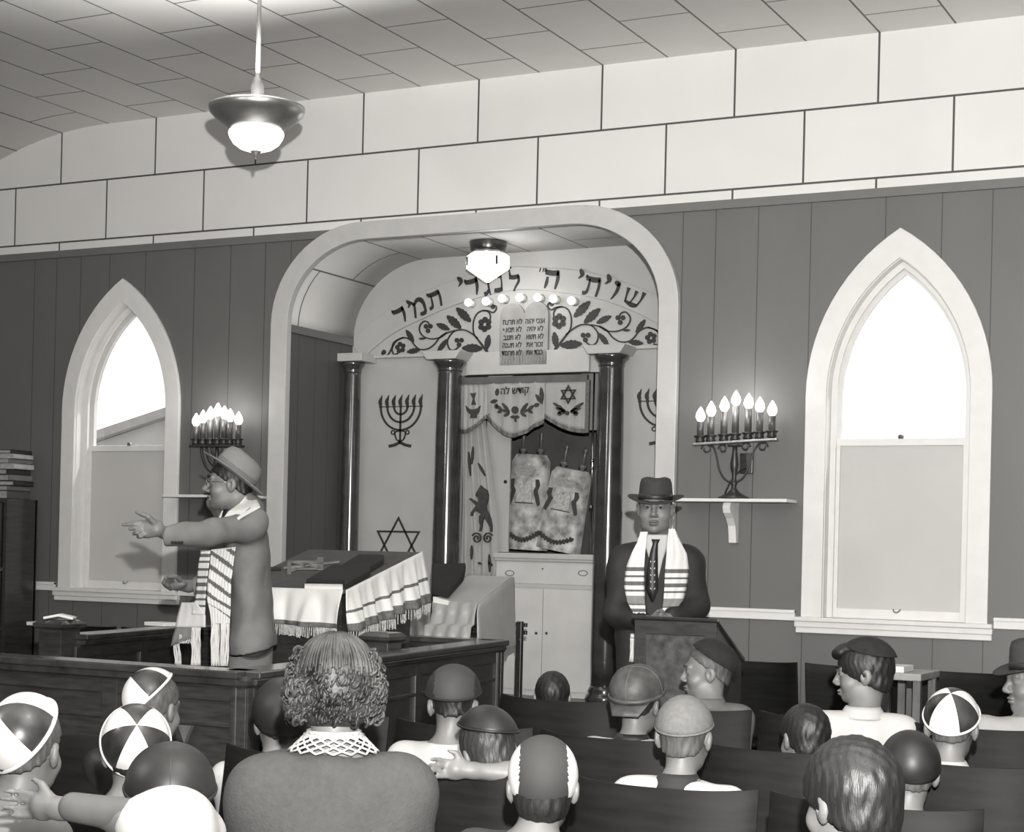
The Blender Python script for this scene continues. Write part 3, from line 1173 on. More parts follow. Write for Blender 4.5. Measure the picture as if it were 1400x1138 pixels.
def e2(L): return [(lambda q: (q.x, q.z))(at(620 + a / 6.324, 500 + b / 6.324, YF - .05)) for a, b in L]


sc_ = e2([(990, 250)])[0]
star(bm, sc_, .062, .0085, Ye0 + .008, Ye1 + .008)
for s_ in (-1, 1):
    for k in range(3):
        a = e2([(990 + s_ * 20, 400)])[0]
        b = e2([(990 + s_ * (130 - 22 * k), 320 + 45 * k)])[0]
        leaf(bm, a, b, .012, Ye0 + .008, Ye1 + .008, 3)
for a in ((915, 415), (980, 410), (1055, 415)): disc(bm, *e2([a])[0], .014, Ye0 + .008, Ye1 + .008)
obj('star_embroidery', bm, M_thread, root)
bm = B()
for a in ((535, 385),): disc(bm, *e2([a])[0], .024, Ye0, Ye1)
for s_ in (-1, 1):
    for a, b in (((535 + s_ * 50, 400), (535 + s_ * 110, 325)), ((535 + s_ * 50, 405), (535 + s_ * 120, 380)), ((535 + s_ * 50, 410), (535 + s_ * 95, 440)), ((535 + s_ * 115, 385), (535 + s_ * 160, 345)), ((535 + s_ * 115, 385), (535 + s_ * 150, 410)), ((535, 440), (535 + s_ * 38, 450))):
        q = e2([a, b])
        leaf(bm, q[0], q[1], .011, Ye0, Ye1, 3)
q = e2([(535, 440), (540, 490)])
leaf(bm, q[0], q[1], .007, Ye0, Ye1, 2)
for a, b in (((770, 330), (715, 250)), ((770, 310), (760, 190)), ((740, 330), (700, 355)), ((380, 300), (325, 320)), ((375, 260), (385, 200)), ((375, 330), (372, 375))):
    q = e2([a, b])
    bl_ = B()
    leaf(bl_, q[0], q[1], .014, Ye0, Ye1, 3)
    obj('leaf_embroidery', bl_, M_thread, root)
obj('wreath_embroidery', bm, M_thread, root)
bm = B()
q = e2([(170, 240), (195, 235), (180, 290), (195, 340), (155, 340), (170, 290), (145, 238)])
prism(bm, [(x, Ye0 + .006, z) for x, z in q], (0, .008, 0))
q = e2([(105, 345), (140, 375), (170, 380), (205, 372), (235, 345), (225, 400), (200, 430), (205, 455), (145, 455), (150, 425), (120, 400)])
prism(bm, [(x, Ye0 + .006, z) for x, z in q], (0, .008, 0))
obj('hourglass_embroidery', bm, M_thread, root)
q = e2([(532, 218)])[0]
text_mesh('lettering', 'קודש לה'[::-1], .062, (q[0], YF - .056, q[1]), (1, 0, .03), (-.03, 0, 1), M_thread, root, ext=.002, squash=.95)

# hanging curtain drawn to the side, with a lion
root = thing('ark_curtain', 'cream ark curtain drawn to one side with an embroidered lion', 'curtain', (vz(655, 600).x, YF + .03, 1.3))
rowsP = []
n, m = 48, 24
for j in range(m + 1):
    t = j / m
    y = 575 + (790 - 575) * t
    xl_ = 631 + (628 - 631) * t
    xr_ = 662 + (678 - 662) * min(1, t * 1.6)
    row = []
    for k in range(n + 1):
        s_ = k / n
        p = at(xl_ + (xr_ - xl_) * s_, y, YF + .02)
        p.y = YF + .035 + .022 * math.sin(s_ * 26 + .6 * math.sin(t * 3)) * (1 - .6 * max(0, min(1, (s_ - .3) * 2)) * min(1, t * 1.5)) + .008 * math.sin(s_ * 11 + t * 4)
        row.append(p)
    rowsP.append(row)
bm = B()
grid(bm, rowsP)
obj('drape', bm, M_cloth, root, smooth=True, solid=.004)


def l2(L): return [(lambda q: (q.x, q.z))(at(620 + a / 5.69, 600 + b / 5.69, YF)) for a, b in L]


bm = B()
lion = l2([(212, 362), (235, 385), (262, 400), (272, 440), (268, 480), (255, 520), (258, 550), (275, 585), (292, 630), (300, 680), (298, 725), (288, 728), (285, 690), (262, 650), (238, 612), (228, 640), (222, 690), (212, 722), (200, 720), (208, 680), (198, 640), (200, 605), (215, 585), (190, 570), (165, 560), (150, 580), (148, 600), (132, 602), (135, 575), (160, 540), (175, 520), (150, 495), (122, 470), (130, 462), (160, 480), (190, 500), (195, 470), (188, 455), (172, 445), (178, 420), (195, 390)])
vs_ = [bm.verts.new((x, YF - .004, z)) for x, z in lion]
ed_ = [bm.edges.new((vs_[i], vs_[(i + 1) % len(vs_)])) for i in range(len(vs_))]
bmesh.ops.triangle_fill(bm, use_beauty=True, edges=ed_)
r_ = bmesh.ops.extrude_face_region(bm, geom=list(bm.faces))
bmesh.ops.translate(bm, verts=[v for v in r_['geom'] if isinstance(v, bmesh.types.BMVert)], vec=(0, .016, 0))
obj('lion_embroidery', bm, M_thread, root)
bm = B()
for cx_, s_ in ((178, 1), (265, -1)):
    pts = []
    for k in range(22):
        t = k / 21 * 3.2 * math.pi
        r = 44 * (1 - k / 25)
        pts.append((cx_ + s_ * -r * math.cos(t + .5) * .9, 775 - r * math.sin(t + .5)))
    stroke(bm, l2(pts), .009, YF - .002, YF + .012)
    obj('scroll_embroidery', bm, M_thread, root)
    bm = B()
for a, b in (((115, 100), (130, 290)), ((150, 60), (140, 200)), ((190, 190), (245, 290)), ((140, 830), (138, 940)), ((275, 900), (280, 1040)), ((270, 960), (300, 990)), ((190, 965), (215, 975))):
    q = l2([a, b])
    bl_ = B()
    leaf(bl_, q[0], q[1], .009, YF - .003, YF + .012, 4)
    obj('leaf_embroidery', bl_, M_thread, root)

# ------------------------------------------------------------------ Torah scrolls
M_mantle = mat('velvet_mantle', .17, .6, var=.6, scale=13, sheen=.4, bump=.7, bscale=22, col2=.34)
M_silver = mat('silver_thread', .42, .35, metal=.5, var=.3, scale=60)
Ysc = YF + .30


def scroll(cx0, cx1, ytop, ybot, xb0, xb1, label, lean, Y):
    a = at((cx0 + cx1) / 2, ytop, Y)
    b = at((xb0 + xb1) / 2, ybot, Y)
    b.z = zK + .022
    w = (at(cx1, ytop, Y) - at(cx0, ytop, Y)).length / 2
    ax = (a - b).normalized()
    root = thing('torah_scroll', label, 'torah scroll', b)
    fr = frame(V((1, 0, 0)) - ax * ax.x, ax)
    bm = B()
    L = (a - b).length
    rowsP = []
    for j in range(15):
        t = j / 14
        ring = []
        ww = w * (1.12 - .12 * t) * (1 if t < .93 else 1 - (t - .93) * 3.2)
        for k in range(40):
            th = 2 * math.pi * k / 40
            sq = lambda v: math.copysign(abs(v) ** .75, v)
            fold = 1 + .02 * math.sin(9 * th + 3 * t) * (1 - t)
            ring.append(b + fr @ V((ww * sq(math.cos(th)) * fold, .075 * sq(math.sin(th)) * fold, L * t)))
        rowsP.append(ring)
    grid(bm, rowsP, closed=True)
    bm.faces.new([v for v in bm.verts][-40:])
    obj('mantle', bm, M_mantle, root, smooth=True)
    for s_ in (-.5, .5):
        bm = B()
        p = a + fr @ V((s_ * w, 0, -.005))
        lathe(bm, p, [(.016, 0), (.016, .02), (.028, .03), (.028, .045), (.011, .05), (.011, .13), (.016, .145), (.006, .16)], 16, fr)
        obj('roller', bm, M_wood2, root, smooth=True)
    f0 = -.083

    def loc(u, v): return b + fr @ V((u * w, f0, v * L))
    # embroidery: crown, twin tablets, lions, garland
    bm = B()
    def poly(P, th=.008):
        prism(bm, [loc(*p) for p in P], fr @ V((0, th, 0)))
    poly([(-.55, .84), (-.35, .78), (.35, .78), (.55, .84), (.30, .89), (.12, .87), (0, .92), (-.12, .87), (-.30, .89)])
    obj('crown_embroidery', bm, M_silver, root)
    bm = B()
    poly([(-.42, .50), (.42, .50), (.42, .68), (.32, .73), (.18, .74), (.03, .68), (-.03, .68), (-.18, .74), (-.32, .73), (-.42, .68)], .006)
    o = obj('tablet_embroidery', bm, mat('pale_thread', .36, .6, var=.3, scale=50), root)
    bm = B()
    for s_ in (-1, 1):
        poly([(s_ * .60, .74), (s_ * .78, .74), (s_ * .86, .68), (s_ * .74, .62), (s_ * .84, .54), (s_ * .90, .48), (s_ * .76, .46), (s_ * .66, .52), (s_ * .56, .58), (s_ * .50, .62), (s_ * .62, .66)], .007)
    poly([(-.5, .485), (.5, .485), (.5, .495), (-.5, .495)])
    obj('lion_embroidery', bm, M_thread, root)
    bm = B()
    for k in range(11):
        u = -.85 + .17 * k
        v = .16 - .07 * math.sin(math.pi * k / 10)
        for dx, dv in ((0, 0), (.07, .02), (-.05, .025)):
            c = loc(u + dx, v + dv)
            ball(bm, c, .010, 8, 6)
    obj('garland_embroidery', bm, M_thread, root)
    return root


scroll(703, 751, 622, 757, 697, 742, 'upright Torah scroll in a worn velvet mantle beside the sliding door', 0, Ysc)
scroll(757, 809, 642, 757, 739, 786, 'leaning Torah scroll in a pale embroidered mantle beside the rod', 0, Ysc - .02)

# ------------------------------------------------------------------ ark ceiling light
pL = at(667, 355, .42)
root = thing('ceiling_light', 'lit white glass ceiling light with a dark metal collar in the alcove', 'ceiling light', (pL.x, .42, 3.43))
zt = at(667, 331, .42).z
M_glow = emit('lit_glass_shade', 1.0, 2.6)
bm = B()
z0 = zt - .075
lathe(bm, (pL.x, .42, 0), [(.118, zt), (.120, zt - .004), (.113, zt - .045), (.108, z0)], 40)
lathe(bm, (pL.x, .42, 0), [(.03, zt), (.03, 3.43)], 16)
obj('collar', bm, mat('dark_bronze', .10, .25, metal=.8), root, smooth=True)
zs = [at(667, y, .42).z for y in (346, 351, 368, 386)]
bm = B()
lathe(bm, (pL.x, .42, 0), [(.102, z0 + .005), (.105, zs[0]), (.136, zs[1]), (.139, (zs[1] + zs[2]) / 2), (.136, zs[2]), (.012, zs[3])], 8, R=rot('Z', 22))
o = obj('glass_shade', bm, M_glow, root)
bm = B()
for k in range(4):
    t = math.radians(22 + 28 + 90 * k)
    c = V((pL.x + .141 * math.cos(t), .42 + .141 * math.sin(t), (zs[1] + zs[2]) / 2))
    box(bm, c, (.008, .012, .055), rot('Z', math.degrees(t)))
obj('clip', bm, M_iron, root)
# ------------------------------------------------------------------ pendant lamp
pc = pw(350.5, 180, 8.5)
zc = pc.z
root = thing('pendant_lamp', 'hanging lamp with a shiny dark metal dish and a lit white glass bowl', 'pendant lamp', (pc.x, pc.y, 4.32))
P_ = V((pc.x, pc.y, zc))
SC = 1 / (F / 8.5)
bm = B()
tube(bm, [P_ + V((0, 0, .27)), V((pc.x, pc.y, 4.31))], .011, 12)
lathe(bm, V((pc.x, pc.y, 4.27)), [(.05, .045), (.05, .03), (.02, 0)], 20)
obj('stem', bm, mat('lamp_stem', .10, .45, metal=.4, var=.1), root, smooth=True)
bm = B()
lathe(bm, P_, [(.0305, .10), (.032, .19), (.031, .225), (.024, .25), (.013, .268), (.011, .28)], 28)
obj('socket_housing', bm, mat('lamp_housing', .16, .35, metal=.6, var=.1), root, smooth=True)
bm = B()
lathe(bm, P_, [(.03, .10), (.215, .125), (.232, .118), (.234, .108), (.226, .088), (.200, .062), (.150, .025), (.118, .004), (.112, .0)], 64, cap=False)
obj('reflector_dish', bm, mat('gunmetal', .42, .34, metal=.9, var=.15), root, smooth=True, solid=.003)
M_bowl = emit('lit_glass_bowl', 1.0, 2.2)
bm = B()
lathe(bm, P_, [(.112, .012), (.133, .0), (.136, -.012), (.130, -.032), (.112, -.060), (.080, -.083), (.040, -.096), (.012, -.098)], 48)
obj('glass_bowl', bm, M_bowl, root, smooth=True)
bm = B()
lathe(bm, P_, [(.026, -.094), (.026, -.100), (.010, -.106), (.007, -.125), (.002, -.135)], 20)
obj('finial', bm, M_iron, root, smooth=True)
LAMPS_AND_FILL = [((3.61, .42, 3.13), 5, .10), (tuple(P_ + V((0, 0, -.2))), 5, .12), ((3.61, -7.6, 2.9), 130, .15), ((7.4, -6.5, 3.4), 60, .15)]  # closing pair: fill lights added out of view, with no fitting there
PD = P_

# ------------------------------------------------------------------ wall shelves with electric menorahs
M_seat = mat('blackened_wood', .0065, .6, var=.4, scale=6, stretch=(1, 1, 8), spec=.18)
M_candle = mat('candle_sleeve', .065, .4, var=.5, scale=30, stretch=(1, 1, .3))
for i, (xa, xb, who) in enumerate([(1.50, 2.19, 'far'), (5.035, 5.70, 'near')]):
    zs_ = 1.772
    xm_ = at(1006, 690, 0).x if i else 1.845
    root = thing('wall_shelf', ['narrow white wall shelf behind the head of the man in the light hat', 'narrow white wall shelf on a curved bracket under the scrolled electric menorah'][i], 'shelf', (xm_, 0, zs_))
    bm = B()
    hull(bm, (xa, -.20, zs_ - .018), (xb, -.004, zs_))
    obj('board', bm, M_white, root, bevel=.003)
    bm = B()
    cv = [(-.005, 0), (-.150, -.002), (-.165, -.03), (-.150, -.06), (-.105, -.09), (-.065, -.13), (-.050, -.19), (-.045, -.225), (-.005, -.225)]
    prism(bm, [(xm_ - .022, y, zs_ - .018 + z) for y, z in cv], (.044, 0, 0))
    obj('bracket', bm, M_white, root, bevel=.003)

yM = -.12
for i, (pxs, pyb, lean) in enumerate([([267.5, 277, 287, 297, 306, 314, 325.5], 603, -.0), ([957, 971.5, 989.5, 1005, 1022.5, 1038, 1055], 602, 3.4)]):
    xs = [at(p, pyb, yM).x for p in pxs]
    mid = xs[3]
    root = thing('electric_menorah', ['seven branched electric menorah with nested curved arms behind the light hat', 'seven branched electric menorah with scrolled wire arms on the shelf between arch and window'][i], 'menorah', (mid, yM, 1.772))
    if i == 0:
        bz = [at(p, y, yM).z for p, y in zip(pxs, (606, 606, 606, 606, 606, 606, 606))]
        tops = [at(p, y, yM).z for p, y in zip(pxs, (583, 578.5, 573.5, 569, 573, 577, 581))]
    else:
        bz = [at(p, y, yM).z for p, y in zip(pxs, (603, 602, 601, 600, 598.5, 597.5, 596))]
        tops = [at(p, y, yM).z for p, y in zip(pxs, (577, 569.5, 563, 555, 559, 564, 569))]
    zb = bz[3]
    bm = B()
    a = V((xs[0] - .035, yM, bz[0] - .020)); b = V((xs[-1] + .035, yM, bz[-1] - .020))
    R__ = frame(b - a, V((0, 0, 1)) - (b - a).normalized() * (b - a).normalized().z)
    box(bm, (a + b) / 2, ((b - a).length, .055, .014), R__)
    obj('crossbar', bm, [M_steel, M_iron][1 - i] if i else M_iron, root, bevel=.003)
    for k in range(7):
        bm = B()
        c = V((xs[k], yM, bz[k]))
        lathe(bm, c, [(.010, -.018), (.024, -.010), (.027, .004), (.020, .012), (.034, .024), (.034, .028), (.016, .030)], 20)
        cu = obj('cup', bm, M_iron, root, smooth=True)
        bm = B()
        lathe(bm, c, [(.019, .028), (.019, tops[k] - bz[k])], 20)
        obj('candle_sleeve', bm, M_candle, root, smooth=True)
        bm = B()
        c2 = V((xs[k], yM, tops[k]))
        lathe(bm, c2, [(.010, -.002), (.018, .008), (.0255, .022), (.0265, .032), (.023, .048), (.015, .064), (.007, .078), (.002, .085)], 20)
        obj('bulb', bm, M_bulb, root, smooth=True)
    bm = B()
    if i == 0:
        for k in (1, 2, 3):
            r = (xs[-1] - xs[0]) / 2 * (k / 3) * .74
            tube(bm, [V((mid + r * math.cos(t), yM, zb - .02 - (.035 + r * 1.12) * math.sin(t))) for t in [math.pi * j / 18 for j in range(19)]], .0085, 8)
        tube(bm, [V((mid, yM, zb - .02)), V((mid, yM, 1.80))], .010, 10)
    else:
        s = (xs[-1] - xs[0]) / 2
        tube(bm, smooth_line([V((mid + u * s, yM, zb + v)) for u, v in ((-.78, -.025), (-.60, -.045), (-.50, -.10), (-.42, -.17), (-.25, -.225), (0, -.24), (.25, -.215), (.42, -.14), (.52, -.075), (.66, -.03), (.80, -.022))]), .0055, 8)
        for cu_, rr, s_ in ((-.80, .030, 1), (-.34, .026, 1), (.30, .026, -1), (.78, .028, -1)):
            tube(bm, [V((mid + cu_ * s + s_ * -(rr * (1 - .6 * t / 7)) * math.cos(t), yM, zb + (-.055 if cu_ < 0 else -.045) - (rr * (1 - .6 * t / 7)) * math.sin(t) * -1)) for t in [j * .35 for j in range(20)]], .0045, 8)
        lathe(bm, V((mid, yM, zb)), [(.040, -.042), (.042, -.034), (.016, -.030)][::-1], 16)
    obj('arms', bm, M_iron, root, smooth=True)
    bm = B()
    zz = zb - 1.772
    lathe(bm, V((mid, yM, 1.772)), [(.088, .0), (.090, .006), (.066, .018), (.034, .035), (.016, .055), (.013, .075), (.020, .085), (.013, .095), (.012, zz - .20), (.020, zz - .17), (.024, zz - .14), (.014, zz - .07), (.012, zz - .03)], 28)
    obj('stem', bm, M_iron, root, smooth=True)
    if i:
        bm = B()
        q = at(1021, 634, -.02)
        box(bm, q, (.075, .03, .115))
        bx = obj('outlet_box', bm, M_dark, root, bevel=.004)
        bm = B()
        tube(bm, smooth_line([(mid - .075, yM + .05, 1.776), (mid - .055, yM + .03, 1.82), (mid - .02, yM + .02, 1.88), (mid + .02, yM + .04, 1.93), (q.x, -.03, q.z - .03)]), .005)
        obj('flex', bm, M_iron, root, smooth=True)
    LAMPS_AND_FILL.append(((mid, yM - .10, max(tops) + .03), 3.5, .06))

# ------------------------------------------------------------------ theatre seats
def make_seat(x, y, z=.85, flip=1):
    root = thing('theatre_seat', '', 'seat', (x, y, 0))
    n, m = 14, 8
    W = .262
    P = []
    for j in range(m + 1):
        t = j / m
        row = []
        for k in range(n + 1):
            u = -1 + 2 * k / n
            yy = flip * (.055 * abs(u) ** 2.6 - .07 * (1 - t))
            zz = .40 + (z - .40) * t + (.012 * abs(u) ** 3 if j == m else 0)
            row.append(V((x + W * u, y + yy, zz)))
        P.append(row)
    bm = B()
    grid(bm, P)
    obj('seat_back', bm, M_seat, root, smooth=True, solid=.014, bevel=.002)
    bm = B()
    P = []
    for j in range(7):
        row = []
        for k in range(n + 1):
            u = -1 + 2 * k / n
            v = j / 6
            row.append(V((x + W * .94 * u, y + flip * (.0 + .40 * v), .43 + .015 * u * u - .012 * math.sin(math.pi * v))))
        P.append(row)
    grid(bm, P)
    obj('seat_pan', bm, M_seat, root, smooth=True, solid=.02)
    for s_ in (-1, 1):
        bm = B()
        xx = x + s_ * (W + .001)
        prism(bm, [(xx - .009, y - flip * .07, .0), (xx - .009, y + flip * .22, .0), (xx - .009, y + flip * .12, .10), (xx - .009, y + flip * .10, .38), (xx - .009, y + flip * .30, .60), (xx - .009, y + flip * .02, .60), (xx - .009, y - flip * .02, .40)], (.018 if s_ > 0 else .018, 0, 0))
        sd = obj('side_frame', bm, M_iron, root)
    return root


seat0 = make_seat(0, 0)
first = [True]
bpy.context.view_layer.update()


def put_seat(x, y, label, group, rz=0, dz=0):
    if first[0]:
        r = seat0
        first[0] = False
    else:
        r = seat0.copy()
        COL.objects.link(r)
        for ch in seat0.children:
            c = ch.copy()
            COL.objects.link(c)
            c.parent = r
    r.location = (x, y, dz)
    r.rotation_euler = (0, 0, rz)
    r['label'] = label
    r['group'] = group
    return r


U = .5575
def row_x(k): return 7.182 + U / 2 + U * k
RY = [-2.93, -4.13, -5.15, -6.33]
rows_ = [
    (0, [(-4, 'dark wooden seat back in the front row beside the railing'), (-3, 'dark wooden seat back in front row behind the boy nearest the ark cabinet'), (-2, 'dark wooden front row seat back beyond the leather newsboy cap'), (-1, None), (0, None)]),
]
R0X = 6.433
seat_specs = []
lab0 = {-3: 'dark front row seat back beside the railing corner', -2: 'dark front row seat back behind the low dark head before the ark doors', -1: 'dark front row seat back behind the boy in profile with the black beret', 0: 'dark front row seat back at the centre, beyond the low dark cropped head', 1: 'dark front row seat back behind the boy in the white shirt', 2: 'dark front row seat back under the man with the hat at the edge'}
for k in range(-2, 3): seat_specs.append((R0X + U * k + U / 2 - .003, RY[0], lab0[k], 'seats of the front row'))
lab1 = {-4: 'dark second row seat back beside the front rail of the platform', -3: 'dark second row seat back behind the boy in the grey and black cap', -2: 'dark second row seat back between the grey capped boy and the newsboy cap', -1: 'dark second row seat back behind the boy in the leather newsboy cap', 0: 'dark second row seat back beyond the boy in the pale tan cap', 1: 'dark second row seat back behind the low dark cropped head', 2: 'dark second row seat back behind the boy in the panelled cap at the aisle side'}
for k in range(-3, 3):
    x = 6.90 + U * k
    seat_specs.append((x, RY[1], lab1.get(k), 'seats of the second row'))
lab2 = {-5: 'dark third row seat back below the front panel of the platform', -4: 'dark third row seat back beyond the two panelled caps', -3: 'dark third row seat back behind the boy in the black satin cap', -2: 'dark third row seat back under the folded arm of the dark haired boy', -1: 'dark third row seat back behind the boy in the pale tan cap', 0: 'dark third row seat back beyond the large dark head', 1: 'dark third row seat back behind the boy with the dark round cap'}
for k in range(-5, 1):
    seat_specs.append((7.182 + U * (k + .5) - (.29 if k < -3 else 0), RY[2], lab2[k], 'seats of the third row'))
seat_specs.append((7.182 + U * .5 + U, RY[2] - .001, 'dark third row seat back at the far end past the dark round cap', 'seats of the third row')) if False else None
lab3 = {-5: 'dark rear seat back under the pale hand at the edge', -4: 'dark rear seat back behind the boy with the front panelled cap', -3: 'dark rear seat back behind the woman in the grey jacket', -2: 'dark rear seat back behind the boy in the grey and white cap', -1: 'dark rear seat back beside the large dark head', 0: 'dark rear seat back behind the large dark head'}
for k in range(-4, -2): seat_specs.append((7.25 + U * (k + .5), RY[3], lab3[k], 'rear seats'))
seat_specs = [s for s in seat_specs if s]
for x, y, lab, grp in seat_specs: put_seat(x, y, lab, grp)
# the row of seats along the wall, facing the room
names_l = ['dark wall seat under the far window, nearest the bookcase', 'dark wall seat under the far window, second from the bookcase', 'dark wall seat under the far window, third from the bookcase']
for k, x in enumerate((.86, 1.43, 2.00)): put_seat(x, -.12, names_l[k], 'seats along the wall', math.pi, .03)
names_r = ['dark wall seat beside the lectern', 'dark wall seat between lectern and near window', 'dark wall seat below the near end of the window sill', 'dark wall seat beyond the boy in the white shirt', 'dark wall seat beyond the small side table', 'dark wall seat at the end beside the hat']
for k in range(5): put_seat(5.52 + .57 * k, -.16, names_r[k], 'seats along the wall', math.pi, .03)

# small side table with books by the wall
xT = at(1247, 930, -.75)
q = at(1247, 918, -.75)
root = thing('side_table', 'small pale topped side table between the white shirt and the panelled cap', 'table', (q.x, -.75, 0))
bm = B()
hull(bm, (q.x - .11, -.95, q.z - .035), (q.x + .09, -.55, q.z))
obj('tabletop', bm, mat('pale_wood', .30, .4, var=.2), root, bevel=.004)
for sx in (-1, 1):
    for sy in (-1, 1):
        bm = B()
        hull(bm, (q.x - .01 + sx * .075 - .018, -.75 + sy * .16 - .018, 0), (q.x - .01 + sx * .075 + .018, -.75 + sy * .16 + .018, q.z - .034))
        obj('leg', bm, M_wood2, root)
q2 = q
bm = B()
hull(bm, (q.x - .10, -.92, q.z), (q.x + .0, -.72, q.z + .03))
tag(obj('prayer_book', bm, M_paper, bevel=.003), 'small pale closed book lying on the side table by the wall', 'book')

# ------------------------------------------------------------------ lectern before the man in the dark suit
YL = -2.12
lf = at(869, 850, YL)
lt = at(981, 846.5, YL)
lr = at(1012, 889, YL)
root = thing('lectern', 'dark wooden lectern with a framed burl panel and a top sloping to the speaker', 'lectern', ((lf.x + lt.x) / 2, YL, 0))
zf = (lf.z + lt.z) / 2
D_ = .34
zb_ = zf - .185
bm = B()
prism(bm, [(lf.x, YL + .01, 0.02), (lf.x, YL + D_, 0.02), (lf.x, YL + D_, zb_), (lf.x, YL + .01, zf)], (lt.x - lf.x, 0, 0))
obj('body', bm, M_dark, root)
op = [(lf.x, .02), (lt.x, .02), (lt.x, zf), (lf.x, zf)]
ip = [(lf.x + .055, .15), (lt.x - .055, .15), (lt.x - .055, zf - .065), (lf.x + .055, zf - .065)]
bm = B()
ring_prism(bm, op, ip, YL - .012, YL + .012, close=True)
obj('panel_frame', bm, M_wood, root, bevel=.003)
bm = B()
prism(bm, [(x, YL - .001, z) for x, z in ip], (0, .01, 0))
obj('burl_panel', bm, mat('burl_veneer', .055, .4, var=.6, scale=22, coat=.1), root)
bm = B()
prism(bm, [(lf.x - .012, YL - .022, zf), (lf.x - .012, YL + D_ + .015, zb_ - .01), (lf.x - .012, YL + D_ + .015, zb_ + .014), (lf.x - .012, YL - .022, zf + .016)], (lt.x - lf.x + .024, 0, 0))
obj('top_board', bm, M_dark, root, bevel=.004)

# ------------------------------------------------------------------ railed platform
M_rail = mat('varnished_rail', .035, .22, var=.4, scale=5, stretch=(2, 2, 2), coat=.5)
A = atz(334, 917, 1.0)
C = atz(676, 875, 1.0)
A0 = V((A.x - 3.0, A.y + .06, 1.0))
D = atz(235, 856, 1.0)
D0 = atz(104, 867, 1.0)
root = thing('railed_platform', 'dark varnished low platform with a panelled wooden railing around the reading desk', 'railed platform', (3.4, -2.6, 0))


def rail_run(a, b, zt, name, panels=True, drop=.86, th=.05):
    d = (b - a)
    d.z = 0
    L = d.length
    d.normalize()
    R = frame(d, V((0, 0, 1)))
    o = V((a.x, a.y, 0))
    g = lambda u, v, z: o + R @ V((u, v, z))
    bm = B()
    prism(bm, [g(-.02, -.075, zt - .028), g(-.02, .075, zt - .028), g(-.02, .075, zt), g(-.02, -.075, zt)], R @ V((L + .04, 0, 0)))
    prism(bm, [g(-.01, -.055, zt - .055), g(-.01, .055, zt - .055), g(-.01, .060, zt - .028), g(-.01, -.060, zt - .028)], R @ V((L + .02, 0, 0)))
    obj('top_rail', bm, M_rail, root, bevel=.006)
    bm = B()
    c = (g(0, 0, 0) + g(L, 0, 0)) / 2
    box(bm, c + V((0, 0, (zt - .055 + zt - drop) / 2 + 0)), (L, th * .5, drop - .055), R)
    # stiles and rails standing proud of the boards
    for s_ in (-1, 1):
        box(bm, c + V((0, 0, zt - .085)) + R @ V((0, s_ * th * .36, 0)), (L, .014, .06), R)
        box(bm, c + V((0, 0, zt - .20)) + R @ V((0, s_ * th * .36, 0)), (L, .014, .018), R)
        box(bm, c + V((0, 0, zt - drop + .06)) + R @ V((0, s_ * th * .36, 0)), (L, .014, .11), R)
        k = max(1, round(L / .55))
        for q in range(k + 1):
            box(bm, g(L * q / k, s_ * th * .36, zt - drop / 2 - .03), (.075, .016, drop - .06), R)
    obj('panel', bm, M_wood, root, bevel=.003)


rail_run(A0, A, 1.0, 'front')
rail_run(A, C, 1.0, 'side')
Dd = V((D.x, C.y, 1))
rail_run(V((C.x, C.y, 1)), V((D.x, C.y - .0, 1)), 1.0, 'back')
rail_run(D0, Dd, 1.0, 'left')


def post(x, y, w, zt, label=None):
    bm = B()
    hull(bm, (x - w / 2, y - w / 2, .0), (x + w / 2, y + w / 2, zt - .045))
    p = obj('post', bm, M_wood, root, bevel=.004)
    bm = B()
    lathe(bm, (x, y, 0), [(w * .80, zt - .045), (w * .92, zt - .035), (w * .92, zt - .020), (w * .70, zt - .004), (w * .5, zt)], 4, rot('Z', 45))
    obj('cap', bm, M_rail, p)
    return p


pp = pw(524, 864, 7.95)
post(pp.x, pp.y, .125, pp.z)
pq = pw(92, 843, 10.0)
post(D0.x - .06, D0.y - .05, .14, 1.07)
post(A.x, A.y, .07, .985)
post(C.x, C.y, .07, .985)
post(Dd.x, Dd.y, .07, .985)
bm = B()   # small triangle carved in the front panel, dark square opening, as in the photograph
tq = at(255, 1003, A.y - .03)
prism(bm, [(tq.x - .03, A.y - .045, tq.z + .03), (tq.x + .03, A.y - .045, tq.z + .03), (tq.x, A.y - .045, tq.z - .035)], (0, .02, 0))
obj('carved_triangle', bm, M_wood2, root)
p0, p1 = at(53, 917, A.y - .03), at(96, 943, A.y - .03)
bm = B()
hull(bm, (p0.x, A.y + .005, p1.z), (p1.x, A.y + .03, p0.z))
obj('dark_panel', bm, M_dark, root)
bm = B()
prism(bm, [(A0.x, A0.y + .03, 0), (A.x - .03, A.y + .03, 0), (C.x - .03, C.y - .03, 0), (D.x + .0, C.y - .03, 0)], (0, 0, .14))
obj('floor_platform', bm, M_wood, root)

